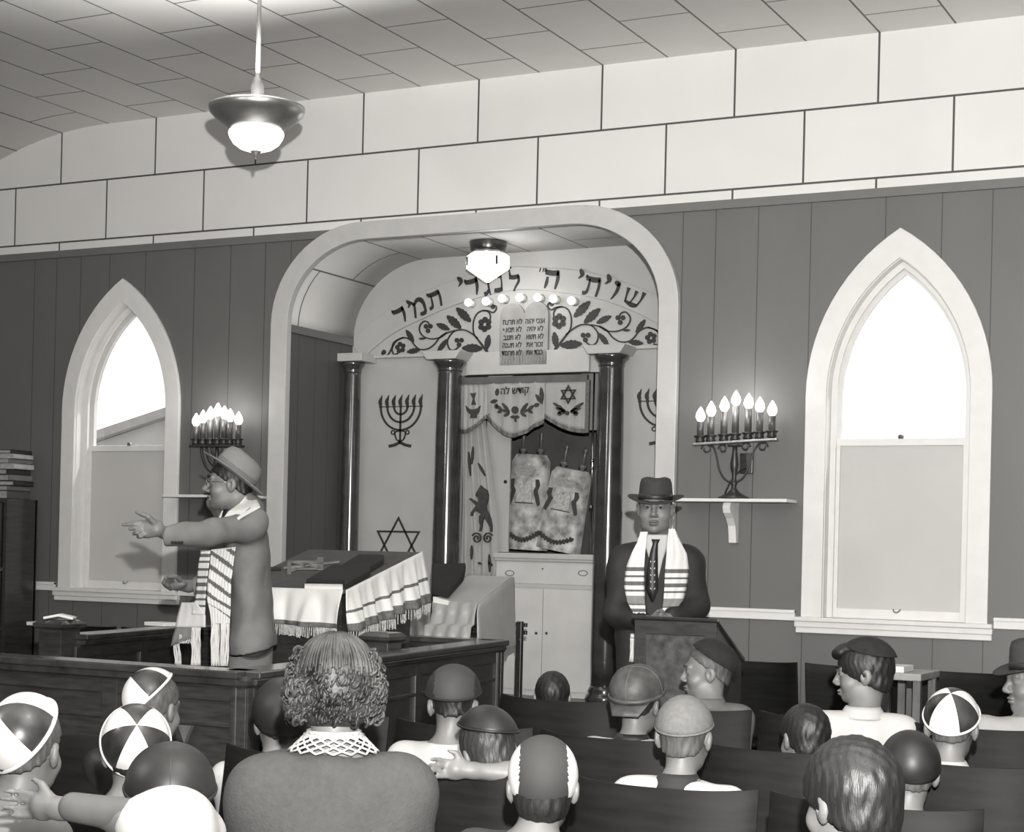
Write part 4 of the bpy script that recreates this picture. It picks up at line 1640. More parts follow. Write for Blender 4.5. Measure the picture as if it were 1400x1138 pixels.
# prayer books about
for (x, y, Y, w, d, h, rz, lab) in [(61, 855.5, -.16, .20, .14, .025, 5, 'white open pages lying at the foot of the bookcase'), (222, 853, None, .16, .12, .02, -10, 'white closed book on the back corner of the railing'), ]:
    if Y is None:
        c = V((Dd.x + .05, Dd.y, 1.0))
        c = atz(222, 853.5, 1.012)
        c = V((c.x, c.y, 1.002))
    else:
        c = at(x, y, Y)
        c = V((c.x + .0, Y, c.z))
    bm = B()
    box(bm, c + V((0, 0, h / 2)), (w, d, h), rot('Z', rz))
    tag(obj('prayer_book', bm, M_paper, bevel=.003), lab, 'book')
bm = B()
c = V((D0.x - .06, D0.y - .05, 1.072))
R = rot('Z', 30)
for s_ in (-1, 1):
    box(bm, c + R @ V((s_ * .035, 0, .012)), (.075, .10, .012), R @ rot('Y', s_ * 12))
tag(obj('prayer_book', bm, M_paper, bevel=.002), 'small open white book on the cap of the railing post', 'book')

# ------------------------------------------------------------------ reading desk with its satin cloth
N = pw(470, 808, 8.35)
Fp = atX(575, 755, N.x + .02)
Wd = .66
M_satin = mat('white_satin', .62, .32, var=.06, scale=4, sheen=.3)
M_velvet = mat('grey_velvet', .060, .9, var=.15, scale=14)
M_hem = mat('dark_hem', .10, .7, var=.3, scale=60)
M_fr = mat('white_fringe', .42, .8, var=.4, scale=90)
root = thing('reading_desk', 'slanted reading desk under a white satin cloth with dark fringed hem', 'desk', (N.x - Wd / 2, (N.y + Fp.y) / 2, .14))
bm = B()
for dx0, dx1 in ((-Wd + .02, -.02),):
    prism(bm, [(N.x + dx0, N.y + .02, .14), (N.x + dx0, Fp.y - .02, .14), (N.x + dx0, Fp.y - .02, Fp.z - .03), (N.x + dx0, N.y + .02, N.z - .03)], (dx1 - dx0, 0, 0))
obj('body', bm, M_wood, root)
bm = B()
sl = (Fp - N)
prism(bm, [(N.x - Wd, N.y, N.z - .018), (N.x, N.y, N.z - .018), (Fp.x, Fp.y, Fp.z - .018), (N.x - Wd, Fp.y, Fp.z - .018)], (0, 0, .018))
obj('velvet_top', bm, M_velvet, root, bevel=.004)
# star appliqué and band on the top
def on_top(u, v, lift=.004):
    """u metres from the right edge, v 0..1 from near to far"""
    return V((N.x - u, N.y + (Fp.y - N.y) * v, N.z + (Fp.z - N.z) * v + lift))


bm = B()
def top_poly(P, th=.004):
    prism(bm, [on_top(u, v) for u, v in P], (0, 0, th))
def tl(px_, py_):
    """pixel on the slanted top -> (u, v)"""
    d = ray(px_, py_)
    n_ = V((0, -(Fp.z - N.z), Fp.y - N.y))
    t = (N - EYE).dot(n_) / d.dot(n_)
    p = EYE + d * t
    return (N.x - p.x, (p.y - N.y) / (Fp.y - N.y))


def T2(L): return [tl(360 + a / 5.385, 740 + b / 5.385) for a, b in L]


for a, b, w in (((190, 160), (190, 250), 14), ((420, 130), (420, 220), 22)):
    top_poly(T2([(a[0] - w, a[1]), (a[0] + w, a[1]), (b[0] + w, b[1]), (b[0] - w, b[1])]))
for a, b in (((185, 160), (410, 200)), ((200, 235), (410, 145)), ((150, 205), (560, 160)), ((190, 160), (400, 160)), ((200, 215), (420, 210))):
    top_poly(T2([(a[0], a[1] - 5), (b[0], b[1] - 5), (b[0], b[1] + 5), (a[0], a[1] + 5)]))
obj('star_applique', bm, mat('grey_braid', .16, .6, var=.3), root)
bm = B()
v_ = T2([(45, 205), (130, 205), (130, 222), (45, 222)])
prism(bm, [on_top(u, v) for u, v in v_], (0, 0, .006))
tag(obj('pointer_case', bm, M_black), 'slim black case lying flat on the grey velvet of the reading desk behind the jacket', 'case')
# the black velvet scroll cover
bm = B()
P = T2([(312, 335), (505, 222), (575, 222), (700, 145), (888, 150), (885, 180), (785, 240), (785, 268), (600, 368), (590, 340)])
prism(bm, [on_top(u, v, .005) for u, v in P], (0, 0, .030))
tag(obj('velvet_cover', bm, M_black, bevel=.006), 'black velvet cover laid over the slanted top of the reading desk', 'cloth cover')
bm = B()
P = T2([(312, 335), (592, 340), (600, 372), (590, 362), (312, 352)])
prism(bm, [on_top(u, v - .015, .004) for u, v in T2([(312, 340), (592, 344), (592, 362), (312, 354)])], (0, 0, .016))
tag(obj('page_block', bm, M_paper), 'thin white sheet edge showing under the black velvet cover', 'paper')


def drape(name, a, b, dn_a, dn_b, out, folds, amp, rows=16, cols=60, hemw=.16, band=None, seed=0, parent=None, scallop=0):
    """cloth hanging from the edge a-b; dn lengths of the drop at a and b; out: outward unit vector"""
    P = []
    rnd = random.Random(seed)
    ph = [rnd.uniform(0, 6) for _ in range(4)]
    for j in range(rows + 1):
        t = j / rows
        row = []
        for k in range(cols + 1):
            s_ = k / cols
            p = a.lerp(b, s_)
            dn = dn_a + (dn_b - dn_a) * s_ + scallop * math.sin(math.pi * s_ * folds / 3)
            w_ = math.sin(s_ * folds * 6.28 + ph[0] + 1.5 * t) + .5 * math.sin(s_ * folds * 14.1 + ph[1]) + .4 * math.sin(s_ * folds * 3.1 + ph[2] + 2 * t)
            o_ = .012 + amp * t * (1 + w_ * .5)
            row.append(p + out * o_ + V((0, 0, .004 - dn * t)))
        P.append(row)
    bm = B()
    def mi(i, j):
        t = (i + .5) / rows
        if band and band[0] < t < band[1]: return 1
        if t > 1 - hemw: return 1
        return 0
    grid(bm, P, mi)
    o = obj(name, bm, [M_satin, M_hem], parent, smooth=True, solid=.003)
    bm = B()
    for k in range(cols * 2):
        s_ = (k + .3) / (cols * 2)
        i0 = min(cols - 1, int(s_ * cols))
        p = P[-1][i0].lerp(P[-1][i0 + 1], s_ * cols - i0)
        q = p + V((rnd.uniform(-.004, .004), 0, -.042 - rnd.uniform(0, .012))) + out * rnd.uniform(-.002, .004)
        tube(bm, [p, q], .0028, 4)
    obj('fringe', bm, M_fr, o)
    return o


Nl = V((N.x - Wd, N.y, N.z))
drape('front_cloth', N + V((.004, 0, 0)), Nl, .185, .165, V((0, -1, 0)), 3.0, .060, parent=root, seed=3, hemw=.13)
drape('side_cloth', N, V((Fp.x, Fp.y, Fp.z)), .20, .265, V((1, 0, 0)), 5.5, .045, parent=root, seed=5, band=(.50, .56), hemw=.18)

# ------------------------------------------------------------------ second, draped table before the ark
YT = -.62
def tp(x, y, Y=YT): return at(x, y, Y)
a_ = tp(598, 822, YT - .22); b_ = tp(664, 826, YT - .22)
c_ = tp(700, 790, YT + .22); d_ = tp(632, 788, YT + .22)
root = thing('draped_table', 'small table under a pale satin cloth between the railing and the ark', 'table', ((a_.x + c_.x) / 2, YT, 0))
zt_ = c_.z
xr = at(702, 792, YT + .22).x
xl = at(594, 822, YT - .2).x
bm = B()
hull(bm, (xl + .02, YT - .20, .521), (xr - .28, YT + .20, tp(650, 860).z))
obj('body', bm, M_wood, root)
P = []
n, m = 30, 18
prof_ = [(YT + .22, zt_), (YT + .20, zt_ + .004), (YT + .02, (zt_ + a_.z) / 2 + .01), (YT - .20, a_.z + .004), (YT - .225, a_.z - .01), (YT - .235, a_.z - .06), (YT - .25, a_.z - .12), (YT - .30, a_.z - .135), (YT - .315, a_.z - .20), (YT - .32, a_.z - .25)]
bm = B()
for j, (yy, zz) in enumerate(prof_):
    row = []
    for k in range(n + 1):
        s_ = k / n
        row.append(V((xl + (xr - xl) * s_, yy - (.012 * math.sin(s_ * 22 + j) if j > 4 else 0), zz)))
    P.append(row)
grid(bm, P)
# the hanging right side
P2 = []
for i_ in range(9):
    t = i_ / 8
    row = []
    for j, (yy, zz) in enumerate(prof_[:6]):
        row.append(V((xr + .004 + .02 * t + .012 * t * math.sin(j * 2.2), yy, zz - .40 * t * (1 - .25 * (j / 6)))))
    P2.append(row)
grid(bm, P2)
obj('satin_cloth', bm, mat('dull_satin', .30, .4, var=.12, scale=5, sheen=.2), root, smooth=True, solid=.004)
bm = B()
p = [tp(590, 783, YT), tp(637, 783, YT), tp(634, 797, YT - .06), tp(613, 821, YT - .20), tp(590, 815, YT - .20)]
prism(bm, [q + V((0, 0, .006)) for q in p], (0, 0, .05))
tag(obj('velvet_cushion', bm, M_black, bevel=.008), 'black velvet cushion on the draped table beside the thick column', 'cushion')
bm = B()
p = [tp(592, 816, YT - .23), tp(613, 822, YT - .23), tp(613, 828, YT - .23), tp(592, 824, YT - .23)]
prism(bm, p, (0, .05, 0))
tag(obj('folded_napkin', bm, M_paper), 'small folded white cloth edge under the black cushion', 'cloth')

# ------------------------------------------------------------------ chair between table and ark
yC = -.12
q = at(711, 850, yC)
root = thing('wooden_chair', 'dark wooden chair seen edge on before the ark doors', 'chair', (q.x, yC, .52))
zt_ = q.z
xb = q.x
for xx in (xb, xb - .36):
    bm = B()
    hull(bm, (xx - .018, yC - .018, .521), (xx + .018, yC + .018, zt_))
    obj('back_post', bm, M_dark, root, bevel=.004)
for zz in (zt_ - .02, zt_ - .065):
    bm = B()
    hull(bm, (xb - .39, yC - .012, zz - .012), (xb + .045, yC + .012, zz + .012))
    obj('slat', bm, M_dark, root, bevel=.003)
bm = B()
hull(bm, (xb - .37, yC - .28, .92), (xb + .01, yC + .0, .95))
obj('seat', bm, M_dark, root, bevel=.006)
for xx in (xb, xb - .36):
    bm = B()
    hull(bm, (xx - .018, yC - .275, .521), (xx + .018, yC - .24, .92))
    obj('leg', bm, M_dark, root)

# ------------------------------------------------------------------ bookcase and books
q = at(51, 684, -.06)
root = thing('bookcase', 'tall dark wooden bookcase at the edge with books heaped on top', 'bookcase', (q.x - .35, -.40, 0))
xR = q.x
zT = q.z
bm = B()
hull(bm, (xR - .03, -.36, 0), (xR, -.06, zT))
hull(bm, (xR - .80, -.36, 0), (xR - .77, -.06, zT))
hull(bm, (xR - .80, -.08, 0), (xR, -.05, zT))
for zz in (.06, .45, .85, 1.25, zT - .014):
    hull(bm, (xR - .79, -.355, zz - .014), (xR - .01, -.06, zz + .014))
obj('carcass', bm, M_dark, root, bevel=.003)
bm = B()
hull(bm, (xR - .77, -.372, .08), (xR - .045, -.354, zT - .03))
obj('door', bm, mat('bookcase_door', .045, .3, var=.3, scale=4, stretch=(6, 6, 1), coat=.3), root, bevel=.003)
rnd = random.Random(4)
zz = zT + .001
mb = [mat('book_pale', .40, .6, var=.2), mat('book_grey', .12, .6, var=.2), mat('book_black', .02, .5), mat('book_brown', .06, .5)]
ylay = [(683, 671), (671, 664), (664, 657), (657, 648), (648, 640), (640, 632), (632, 625), (625, 618), (618, 612)]
colr = ['brown', 'grey', 'black', 'grey', 'black', 'pale', 'grey', 'pale', 'black']
ordn = ['lowest', 'second from the bottom', 'third from the bottom', 'fourth from the bottom', 'middle', 'fourth from the top', 'third from the top', 'second from the top', 'topmost']
hs = [(a - b) / 217 for a, b in ylay]
for k, h in enumerate(hs):
    w_ = rnd.uniform(.15, .18)
    x_ = xR - .105 + rnd.uniform(-.015, .015)
    bk = thing('stacked_book', '%s closed book lying flat on the bookcase, %s of its stack' % ({'brown': 'brown', 'grey': 'grey', 'black': 'black', 'pale': 'pale'}[colr[k]], ordn[k]), 'book', (x_, -.20, zz), 'books heaped on the bookcase')
    R = rot('Z', rnd.uniform(-9, 9))
    bm = B()
    for c3, s3 in (((0, 0, h - .0022), (w_, .22, .004)), ((0, 0, .0022), (w_, .22, .004)), ((w_ / 2 - .003, 0, h / 2), (.006, .22, h - .001))):
        box(bm, V((x_, -.20, zz)) + R @ V(c3), s3, R)
    obj('cover', bm, mb[['pale', 'grey', 'black', 'brown'].index(colr[k])], bk)
    bm = B()
    box(bm, V((x_, -.20, zz)) + R @ V((-.004, 0, h / 2)), (w_ - .012, .212, h - .010), R)
    obj('pages', bm, mat('yellowed_pages', .30, .8, var=.2, scale=60), bk)
    zz += h + .001
# ------------------------------------------------------------------ people
M_skin = mat('skin', .15, .5, var=.05, scale=30)
M_skin2 = mat('tanned_skin', .14, .5, var=.07, scale=30)
M_lip = mat('lips', .095, .45)
M_eye = mat('eye_white', .16, .3)
M_iris = mat('eye_dark', .012, .25)
M_hair = mat('dark_hair', .010, .5, var=.5, scale=25, stretch=(6, 6, 1), bump=.15, bscale=60)
M_hairb = mat('brown_hair', .030, .5, var=.5, scale=25, stretch=(6, 6, 1), bump=.2, bscale=60)
M_hairl = mat('light_hair', .065, .6, var=.35, scale=25, stretch=(6, 6, 1), bump=.15, bscale=60)
M_wsh = mat('white_shirt', .42, .8, var=.04, bump=.1, bscale=40)
M_trou = mat('dark_trousers', .03, .8)
M_shoe = mat('black_shoes', .012, .3)
UPV = V((0, 0, 1))


def hair_noise(X, Y, Z):
    return .0009 * np.sin(330 * X + 40 * Z + 2 * np.sin(60 * Z)) + .0009 * np.sin(310 * Y + 50 * Z) + .0008 * np.sin(140 * (X + Y) - 90 * Z)


def folds(X, Y, Z):
    return .0032 * np.sin(24 * Z + 15 * X + 3 * np.sin(13 * Y + 2 * Z)) + .0018 * np.sin(41 * X - 33 * Z + 17 * Y)



def orient(face, pitch=0, roll=0):
    """columns: right, forward, up of a head looking along `face` (pitch down positive)"""
    f = V(face)
    f.z = 0
    f.normalize()
    r = f.cross(UPV).normalized()
    R = Matrix((r, f, UPV)).transposed()
    return R @ rot('X', -pitch) @ rot('Y', roll)


def head_prims(c, R, s=1.0, man=True, nose=1.0, full=0.0):
    g = lambda x, y, z: c + R @ (V((x, y, z)) * s)
    e = lambda x, y, z, rx, ry, rz, k=.02, op='+': E_(g(x, y, z), (rx * s, ry * s, rz * s), R, k * s, op)
    ch = 1.0 if man else .9
    P = [e(0, -.012, .030, .076, .097, .088), e(0, .030, -.030, .063 + full * .006, .062, .086, .03),
         e(0, .030, -.085 * ch, .052 + full * .010, .050, .034, .03), e(0, .070, -.103 * ch, .020, .017, .016, .02)]
    for sx in (-1, 1):
        P += [e(sx * .040, .058, -.038, .026 + full * .004, .026, .026, .02), e(sx * .031, .090, .004, .017, .013, .013, .012, '-'),
              e(sx * .031, .078, .003, .0145, .0145, .0135, .006), e(sx * .079, -.010, -.012, .010, .020, .033, .008),
              e(sx * .086, -.018, -.006, .008, .018, .028, .006), e(sx * .0125, .101, -.038, .009, .010, .008, .008),
              e(sx * .088, -.006, -.008, .006, .008, .014, .005, '-')]
    P += [C_(g(-.042, .080, .024), g(0, .088, .020), .010 * s, .012 * s, .014 * s), C_(g(.042, .080, .024), g(0, .088, .020), .010 * s, .012 * s, .014 * s),
          C_(g(0, .090, .010), g(0, .112 * nose, -.030), .0085 * s, (.0125 if man else .0105) * s, .012 * s),
          e(0, .093, -.064, .024, .011, .0065, .006), e(0, .090, -.077, .021, .011, .0075, .006), e(0, .100, -.0705, .028, .008, .0022, .003, '-')]
    return P


def neck_prims(c, R, s, base, r=.056):
    return [C_(c + R @ (V((0, -.022, -.06)) * s), base, r * s, r * s * 1.12, .03)]


def face_parts(c, R, s, parent, brow=None):
    g = lambda x, y, z: c + R @ (V((x, y, z)) * s)
    for sx in (-1, 1):
        bm = B()
        ball(bm, g(sx * .031, .0805, .003), .0125 * s, 14, 10)
        e_ = obj('eye', bm, M_eye, parent, smooth=True)
        bm = B()
        ball(bm, g(sx * .031, .0880, .003), .0072 * s, 10, 8)
        obj('iris', bm, M_iris, e_, smooth=True)
        if brow:
            bm = B()
            tube(bm, smooth_line([g(sx * .012, .100, .024), g(sx * .030, .099, .032), g(sx * .050, .082, .027)], 4), [.004 * s] * 8 + [.002 * s], 6)
            obj('eyebrow', bm, brow, parent, smooth=True)
    bm = B()
    ball(bm, g(0, .1005, -.0655), (.021 * s, .0055 * s, .0045 * s), 12, 8, R)
    ball(bm, g(0, .0985, -.0765), (.018 * s, .0055 * s, .0052 * s), 12, 8, R)
    obj('lips', bm, M_lip, parent, smooth=True)


def hair_shell(c, R, s, m, parent, vox=.005, grow=.008, line=-.055, slope=.72, name='hair', extra=(), cuts=()):
    g = lambda x, y, z: c + R @ (V((x, y, z)) * s)
    P = [E_(g(0, -.012, .030), ((.076 + grow) * s, (.097 + grow) * s, (.088 + grow) * s), R, .02),
         E_(g(0, -.045, -.045), ((.058 + grow) * s, (.045 + grow) * s, .050 * s), R, .03)] + list(extra)
    n = R @ V((0, slope, -1))
    return sdf(name, P, vox, m, parent, noise=hair_noise, cuts=[(g(0, -.09, line), n)] + [(g(*a), R @ V(b)) for a, b in cuts])


def dome(name, c, R, s, parent, mats, fn, axis=(0, 0, 1), th=72, grow=.014, n=48, m=14, puff=0, shape=None, trim=None, trim_r=.004, solid=.003, twist=0):
    """cap: a patch of a shell round the skull, centred on `axis` (head frame)"""
    ax = V(axis).normalized()
    a1 = (V((1, 0, 0)) - ax * ax.x).normalized()
    a2 = ax.cross(a1)
    rad = V(((.076 + grow) * s, (.097 + grow) * s, (.088 + grow) * s))
    cen = c + R @ (V((0, -.012, .030)) * s)

    def P(t, ph, ex=0):
        d = ax * math.cos(t) + (a1 * math.cos(ph) + a2 * math.sin(ph)) * math.sin(t)
        k = 1 / math.sqrt((d.x / rad.x) ** 2 + (d.y / rad.y) ** 2 + (d.z / rad.z) ** 2)
        k *= 1 + puff * math.sin(min(1, t / math.radians(th)) * math.pi) ** 1 + ex
        if shape: k *= shape(t, ph)
        return cen + R @ (d * k)
    T_h = math.radians(th)
    bm = B()
    top = bm.verts.new(P(0, 0))
    rings = [[bm.verts.new(P(T_h * j / m, 2 * math.pi * k / n + twist)) for k in range(n)] for j in range(1, m + 1)]
    for k in range(n):
        f = bm.faces.new((top, rings[0][k], rings[0][(k + 1) % n]))
        f.material_index = fn(0, k / n)
    for j in range(m - 1):
        for k in range(n):
            f = bm.faces.new((rings[j][k], rings[j + 1][k], rings[j + 1][(k + 1) % n], rings[j][(k + 1) % n]))
            f.material_index = fn((j + 1) / m, k / n)
    o = obj(name, bm, mats, parent, smooth=True, solid=solid)
    if trim:
        bm = B()
        tube(bm, [P(T_h, 2 * math.pi * k / n) for k in range(n + 1)], trim_r * s, 8)
        obj('cap_edge', bm, trim, o, smooth=True)
        if False: pass
    return o, P


def seam_tubes(P, th, phis, m, parent, r=.0016, name='seam'):
    bm = B()
    for ph in phis:
        tube(bm, [P(math.radians(th) * j / 12, ph, .008) for j in range(13)], r, 5)
    return obj(name, bm, m, parent, smooth=True)


def hand(wrist, palm, dirn, side, s=1.0, curl=0.3, thumb=None, spread=.018):
    """prims of a relaxed open hand: wrist and palm centre points, finger direction, side = thumb-side unit vector"""
    d = V(dirn).normalized()
    t = V(side).normalized()
    nrm = d.cross(t).normalized()
    P = [C_(wrist, palm, .026 * s, .028 * s, .02), E_(palm, (.040 * s, .042 * s, .018 * s), Matrix((t, d, nrm)).transposed(), .012)]
    L = [.070, .078, .073, .058]
    for i in range(4):
        o = (1.5 - i) * .0195 * s
        b0 = palm + t * o + d * (.036 - .004 * abs(i - 1)) * s
        d1 = (d - nrm * curl * .6 + t * (1.5 - i) * spread).normalized()
        d2 = (d1 - nrm * curl).normalized()
        b1 = b0 + d1 * L[i] * .45 * s
        b2 = b1 + d2 * L[i] * .35 * s
        b3 = b2 + (d2 - nrm * curl * .5).normalized() * L[i] * .25 * s
        P += [C_(b0, b1, .0088 * s, .0082 * s, .005), C_(b1, b2, .0082 * s, .0076 * s, .004), C_(b2, b3, .0076 * s, .0066 * s, .004)]
    tb = palm - d * .020 * s + t * .030 * s
    tm = tb + (t * .7 + d * .6 + (thumb or V((0, 0, 0)))).normalized() * .034 * s
    te = tm + (d * .9 + t * .3 + (thumb or V((0, 0, 0)))).normalized() * .030 * s
    P += [C_(tb, tm, .013 * s, .0105 * s, .010), C_(tm, te, .0102 * s, .0082 * s, .005)]
    return P


def seated(name_label, hc, face, s, body_face=None, pitch=0, roll=0, shirt=M_wsh, hairm=M_hair, hair=True, arms='down', man=False, vox=.006, neck=.045, lean=.02, shw=.165, extra=(), extra_shirt=(), skin=M_skin, hairkw=None, sleeves=True, drop=.150, seat=.47, collar=None, nose=1.0, group='children on the seats'):
    """a seated child or grown-up; hc head centre. returns (root, R, body frame, points)"""
    Rh = orient(face, pitch, roll)
    bf = V(body_face or (0, 1, 0)).normalized()
    Rb = orient(bf)
    rt = Rb @ V((1, 0, 0))
    root = thing('person', name_label, 'person', (hc.x, hc.y, 0), group)
    nb = hc + V((0, 0, -drop * s)) - bf * (.03 + lean) * s
    hip = V((nb.x, nb.y, seat + .09 * s)) - bf * .02
    chest = nb.lerp(hip, .38)
    P = head_prims(hc, Rh, s, man, nose) + neck_prims(hc, Rh, s, nb, neck / (s if s < 1 else 1) if False else neck)
    sh = [nb + rt * (sx * shw * s) + V((0, 0, -.050 * s)) for sx in (-1, 1)]
    P += [C_(nb - V((0, 0, .01)), sh[0], .038 * s, .045 * s, .04), C_(nb - V((0, 0, .01)), sh[1], .038 * s, .045 * s, .04)]
    P += [T_(nb + V((0, 0, -.09 * s)), hip, .085 * s, .09 * s, Rb, 1.45, .92, .05)]
    S_ = [C_(nb - V((0, 0, .02)) - bf * .01, sh[0], .046 * s, .060 * s, .05), C_(nb - V((0, 0, .02)) - bf * .01, sh[1], .046 * s, .060 * s, .05),
          T_(nb + V((0, 0, -.095 * s)), hip + V((0, 0, -.02)), .098 * s, .102 * s, Rb, 1.5, .98, .06)]
    hands = []
    for i, sx in enumerate((-1, 1)):
        if isinstance(arms, dict) and i in arms:
            el, wr = arms[i]
        else:
            el = sh[i] + V((0, 0, -.22 * s)) + bf * .05 * s + rt * sx * .02
            wr = el + bf * .20 * s + V((0, 0, -.04)) - rt * sx * .06
        P += [C_(sh[i], el, .040 * s, .034 * s, .03), C_(el, wr, .033 * s, .022 * s, .02)]
        d = (wr - el).normalized()
        P += hand(wr, wr + d * .05 * s, d, (-rt * sx + UPV * .2) if not (isinstance(arms, dict) and i in arms) else UPV, s * .85, .35)
        S_ += [C_(sh[i], el, .054 * s, .048 * s, .04)]
        if sleeves: S_ += [C_(el, el.lerp(wr, .86), .046 * s, .036 * s, .03)]
    T = []
    for sx in (-1, 1):
        h = hip + rt * sx * .075 * s - V((0, 0, .03))
        kn = h + bf * .36 * s + V((0, 0, .02))
        an = kn + V((0, 0, -.36)) - bf * .04
        an.z = .07
        P += [C_(h, kn, .060 * s, .045 * s, .03), C_(kn, an, .043 * s, .03 * s, .02), C_(an - V((0, 0, .035)), an + bf * .12 - V((0, 0, .04)), .028, .024, .02)]
        T += [C_(h, kn, .072 * s, .056 * s, .04), C_(kn, an, .054 * s, .045 * s, .02)]
    body = sdf('body', P + list(extra), vox, skin, root)
    sdf('shirt', S_ + list(extra_shirt), max(.008, vox), shirt, root, cuts=[(nb + V((0, 0, .020 * s)), UPV)], noise=folds)
    sdf('trousers', T + [T_(hip - V((0, 0, .03)), hip + V((0, 0, .04)), .085 * s, .08 * s, Rb, 1.4, 1, .03)], .010, M_trou, root)
    if hair:
        kw = dict(vox=.005)
        kw.update(hairkw or {})
        hair_shell(hc, Rh, s, hairm, root, **kw)
    if collar:
        bm = B()
        rows = []
        for j in range(4):
            t = j / 3
            rows.append([nb + V((0, 0, (.040 - .045 * t) * s)) + Rb @ V(((neck + .010 + .026 * t) * s * 1.05 * math.cos(2 * math.pi * k / 24), (neck + .010 + .026 * t) * s * math.sin(2 * math.pi * k / 24), .0)) for k in range(24)])
        grid(bm, rows, closed=True)
        obj('collar', bm, collar, root, smooth=True, solid=.003)
    return root, Rh, Rb, dict(nb=nb, sh=sh, bf=bf, rt=rt)


def cam_dir(p):
    d = EYE - p
    d.z = 0
    return d.normalized()


M_satw = mat('white_satin_cap', .60, .35, var=.05)
M_satd = mat('dark_satin_cap', .030, .34, var=.8, scale=12, coat=.1)
M_satb = mat('black_satin_cap', .016, .48, var=.6, scale=9)
M_felt_tan = mat('tan_knit', .13, .9, var=.12, scale=70, bump=.3)
M_black_felt = mat('black_felt', .010, .9, var=.3, scale=40)
M_capgrey = mat('grey_cap', .032, .8, var=.1, scale=9)
M_capgrey2 = mat('mid_grey_cap', .035, .75, var=.15, scale=9)
beach = lambda j, k: 1 if int(k * 6) % 2 else 0
F0 = V((0, 1, 0))


def away(p, deg=0):
    """direction from the camera through p, turned by deg (positive: towards the picture's left)"""
    d = p - EYE
    d.z = 0
    return (rot('Z', deg) @ d).normalized()


def toy(face):
    """axis from the cap frame: tilt of the cap towards the back of the head"""
    return face


# 1 boy with the grey and white cap, nearest the camera
hc = pw(742, 1076, 4.0)
r, R, Rb, q = seated('seated boy seen from behind in a plain grey cap with white sides', hc, away(hc), .90, pitch=4, hairm=M_hair, shirt=mat('dark_sweater', .03, .9), neck=.047, drop=.135, hairkw=dict(line=-.105))
def f1(j, k):
    x = math.cos(2 * math.pi * k) * math.sin(j * math.radians(112))
    return 0 if abs(x) < .62 else 1
o, P = dome('cap', hc, R, .92, r, [M_capgrey, M_satw], f1, axis=(0, -.62, .78), th=104, grow=.010, n=96, m=28, trim=None)
# 2 tan cap
hc = pw(936, 1008, 5.05)
r, R, Rb, q = seated('seated boy seen from behind in a pale tan knitted skullcap', hc, away(hc, -12), .90, pitch=8, hairm=M_hairl, shirt=M_wsh, collar=mat('dark_collar', .02, .8), hairkw=dict(grow=.004, line=-.075))
o, P = dome('cap', hc, R, .92, r, [M_felt_tan], lambda j, k: 0, axis=(0, -.36, .93), th=86, grow=.013, trim=M_felt_tan, trim_r=.004)
# 3 boy with satin cap at lower left
hc = pw(232, 1108, 3.62)
r3 = None
M_jack = mat('light_jacket', .50, .7, var=.05, bump=.1, bscale=30)
wr = pw(82, 1106, 3.50)
el = pw(178, 1120, 3.42)
r, R, Rb, q = seated('boy in white shirt and dark satin cap with one arm along a seat back', hc, away(hc), .92, pitch=10, hairm=M_hair, shirt=M_wsh, arms={0: (el, wr)}, neck=.045, sleeves=False, shw=.15, extra_shirt=[E_(pw(240, 1150, 3.46), (.115, .10, .115), None, .06)],
                     hairkw=dict(line=-.07))
o, P = dome('cap', hc, R, 1.0, r, [M_satb], lambda j, k: 0, axis=(0, -.42, .90), th=80, grow=.018, puff=.05, trim=M_satb, trim_r=.005)
seam_tubes(P, 80, [math.pi / 2, math.pi / 2 * 3], M_satd, o)
sdf('shirt_back', [E_(pw(236, 1148, 3.42), (.085, .085, .098), None, .05), C_(pw(232, 1130, 3.45), pw(190, 1126, 3.42), .06, .040, .05), C_(pw(236, 1134, 3.45), pw(280, 1142, 3.5), .055, .045, .05)], .008, M_wsh, r, noise=folds)
sdf('sleeve', [C_(pw(180, 1116, 3.42), pw(100, 1104, 3.48), .034, .030, .02)], .006, mat('grey_cuff', .10, .8, var=.2), r)
# 4 beach-ball cap nearer
hc = pw(185, 1030, 4.4)
r, R, Rb, q = seated('boy in white and dark panelled cap directly before the dark satin cap, seen from behind', hc, away(hc), .90, pitch=2, hairm=M_hair, shirt=M_satb, neck=.045)
o, P = dome('cap', hc, R, .93, r, [M_satw, M_satd], beach, axis=(.02, -.88, .47), th=83, grow=.016, n=60, trim=M_satw, trim_r=.0055)
# 5 beach-ball cap farther, head turned to its right side
hc = pw(210, 969, 5.35)
r, R, Rb, q = seated('seated boy in a white and dark panelled cap tipped sideways, before the railing panel', hc, away(hc, -35), .90, pitch=6, hairm=M_hairl, shirt=M_satb, neck=.045)
o, P = dome('cap', hc, R, .93, r, [M_satw, M_satd], beach, axis=(-.55, -.50, .68), th=80, grow=.016, n=60, trim=M_satw, trim_r=.005, twist=.3)
# 6 beach-ball cap at the left edge
hc = pw(37, 1025, 4.05)
r, R, Rb, q = seated('boy at the edge in a white and dark panelled cap and pale grey sweater', hc, away(hc, -25), .92, pitch=4, hairm=M_hairl, shirt=mat('pale_sweater', .20, .9, var=.08), neck=.050)
o, P = dome('cap', hc, R, .97, r, [M_satw, M_satd], beach, axis=(-.45, -.66, .60), th=86, grow=.018, n=60, trim=M_satw, trim_r=.006, twist=.2)
# 7 black satin cap behind the woman
hc = pw(386, 988, 5.35)
r, R, Rb, q = seated('seated boy in a large black satin cap half hidden behind the curly haired woman', hc, away(hc, 5), .95, pitch=6, hairm=M_hair, shirt=M_wsh, neck=.047)
o, P = dome('cap', hc, R, 1.0, r, [M_satb], lambda j, k: 0, axis=(0, -.60, .80), th=98, grow=.018, puff=.02, trim=None)
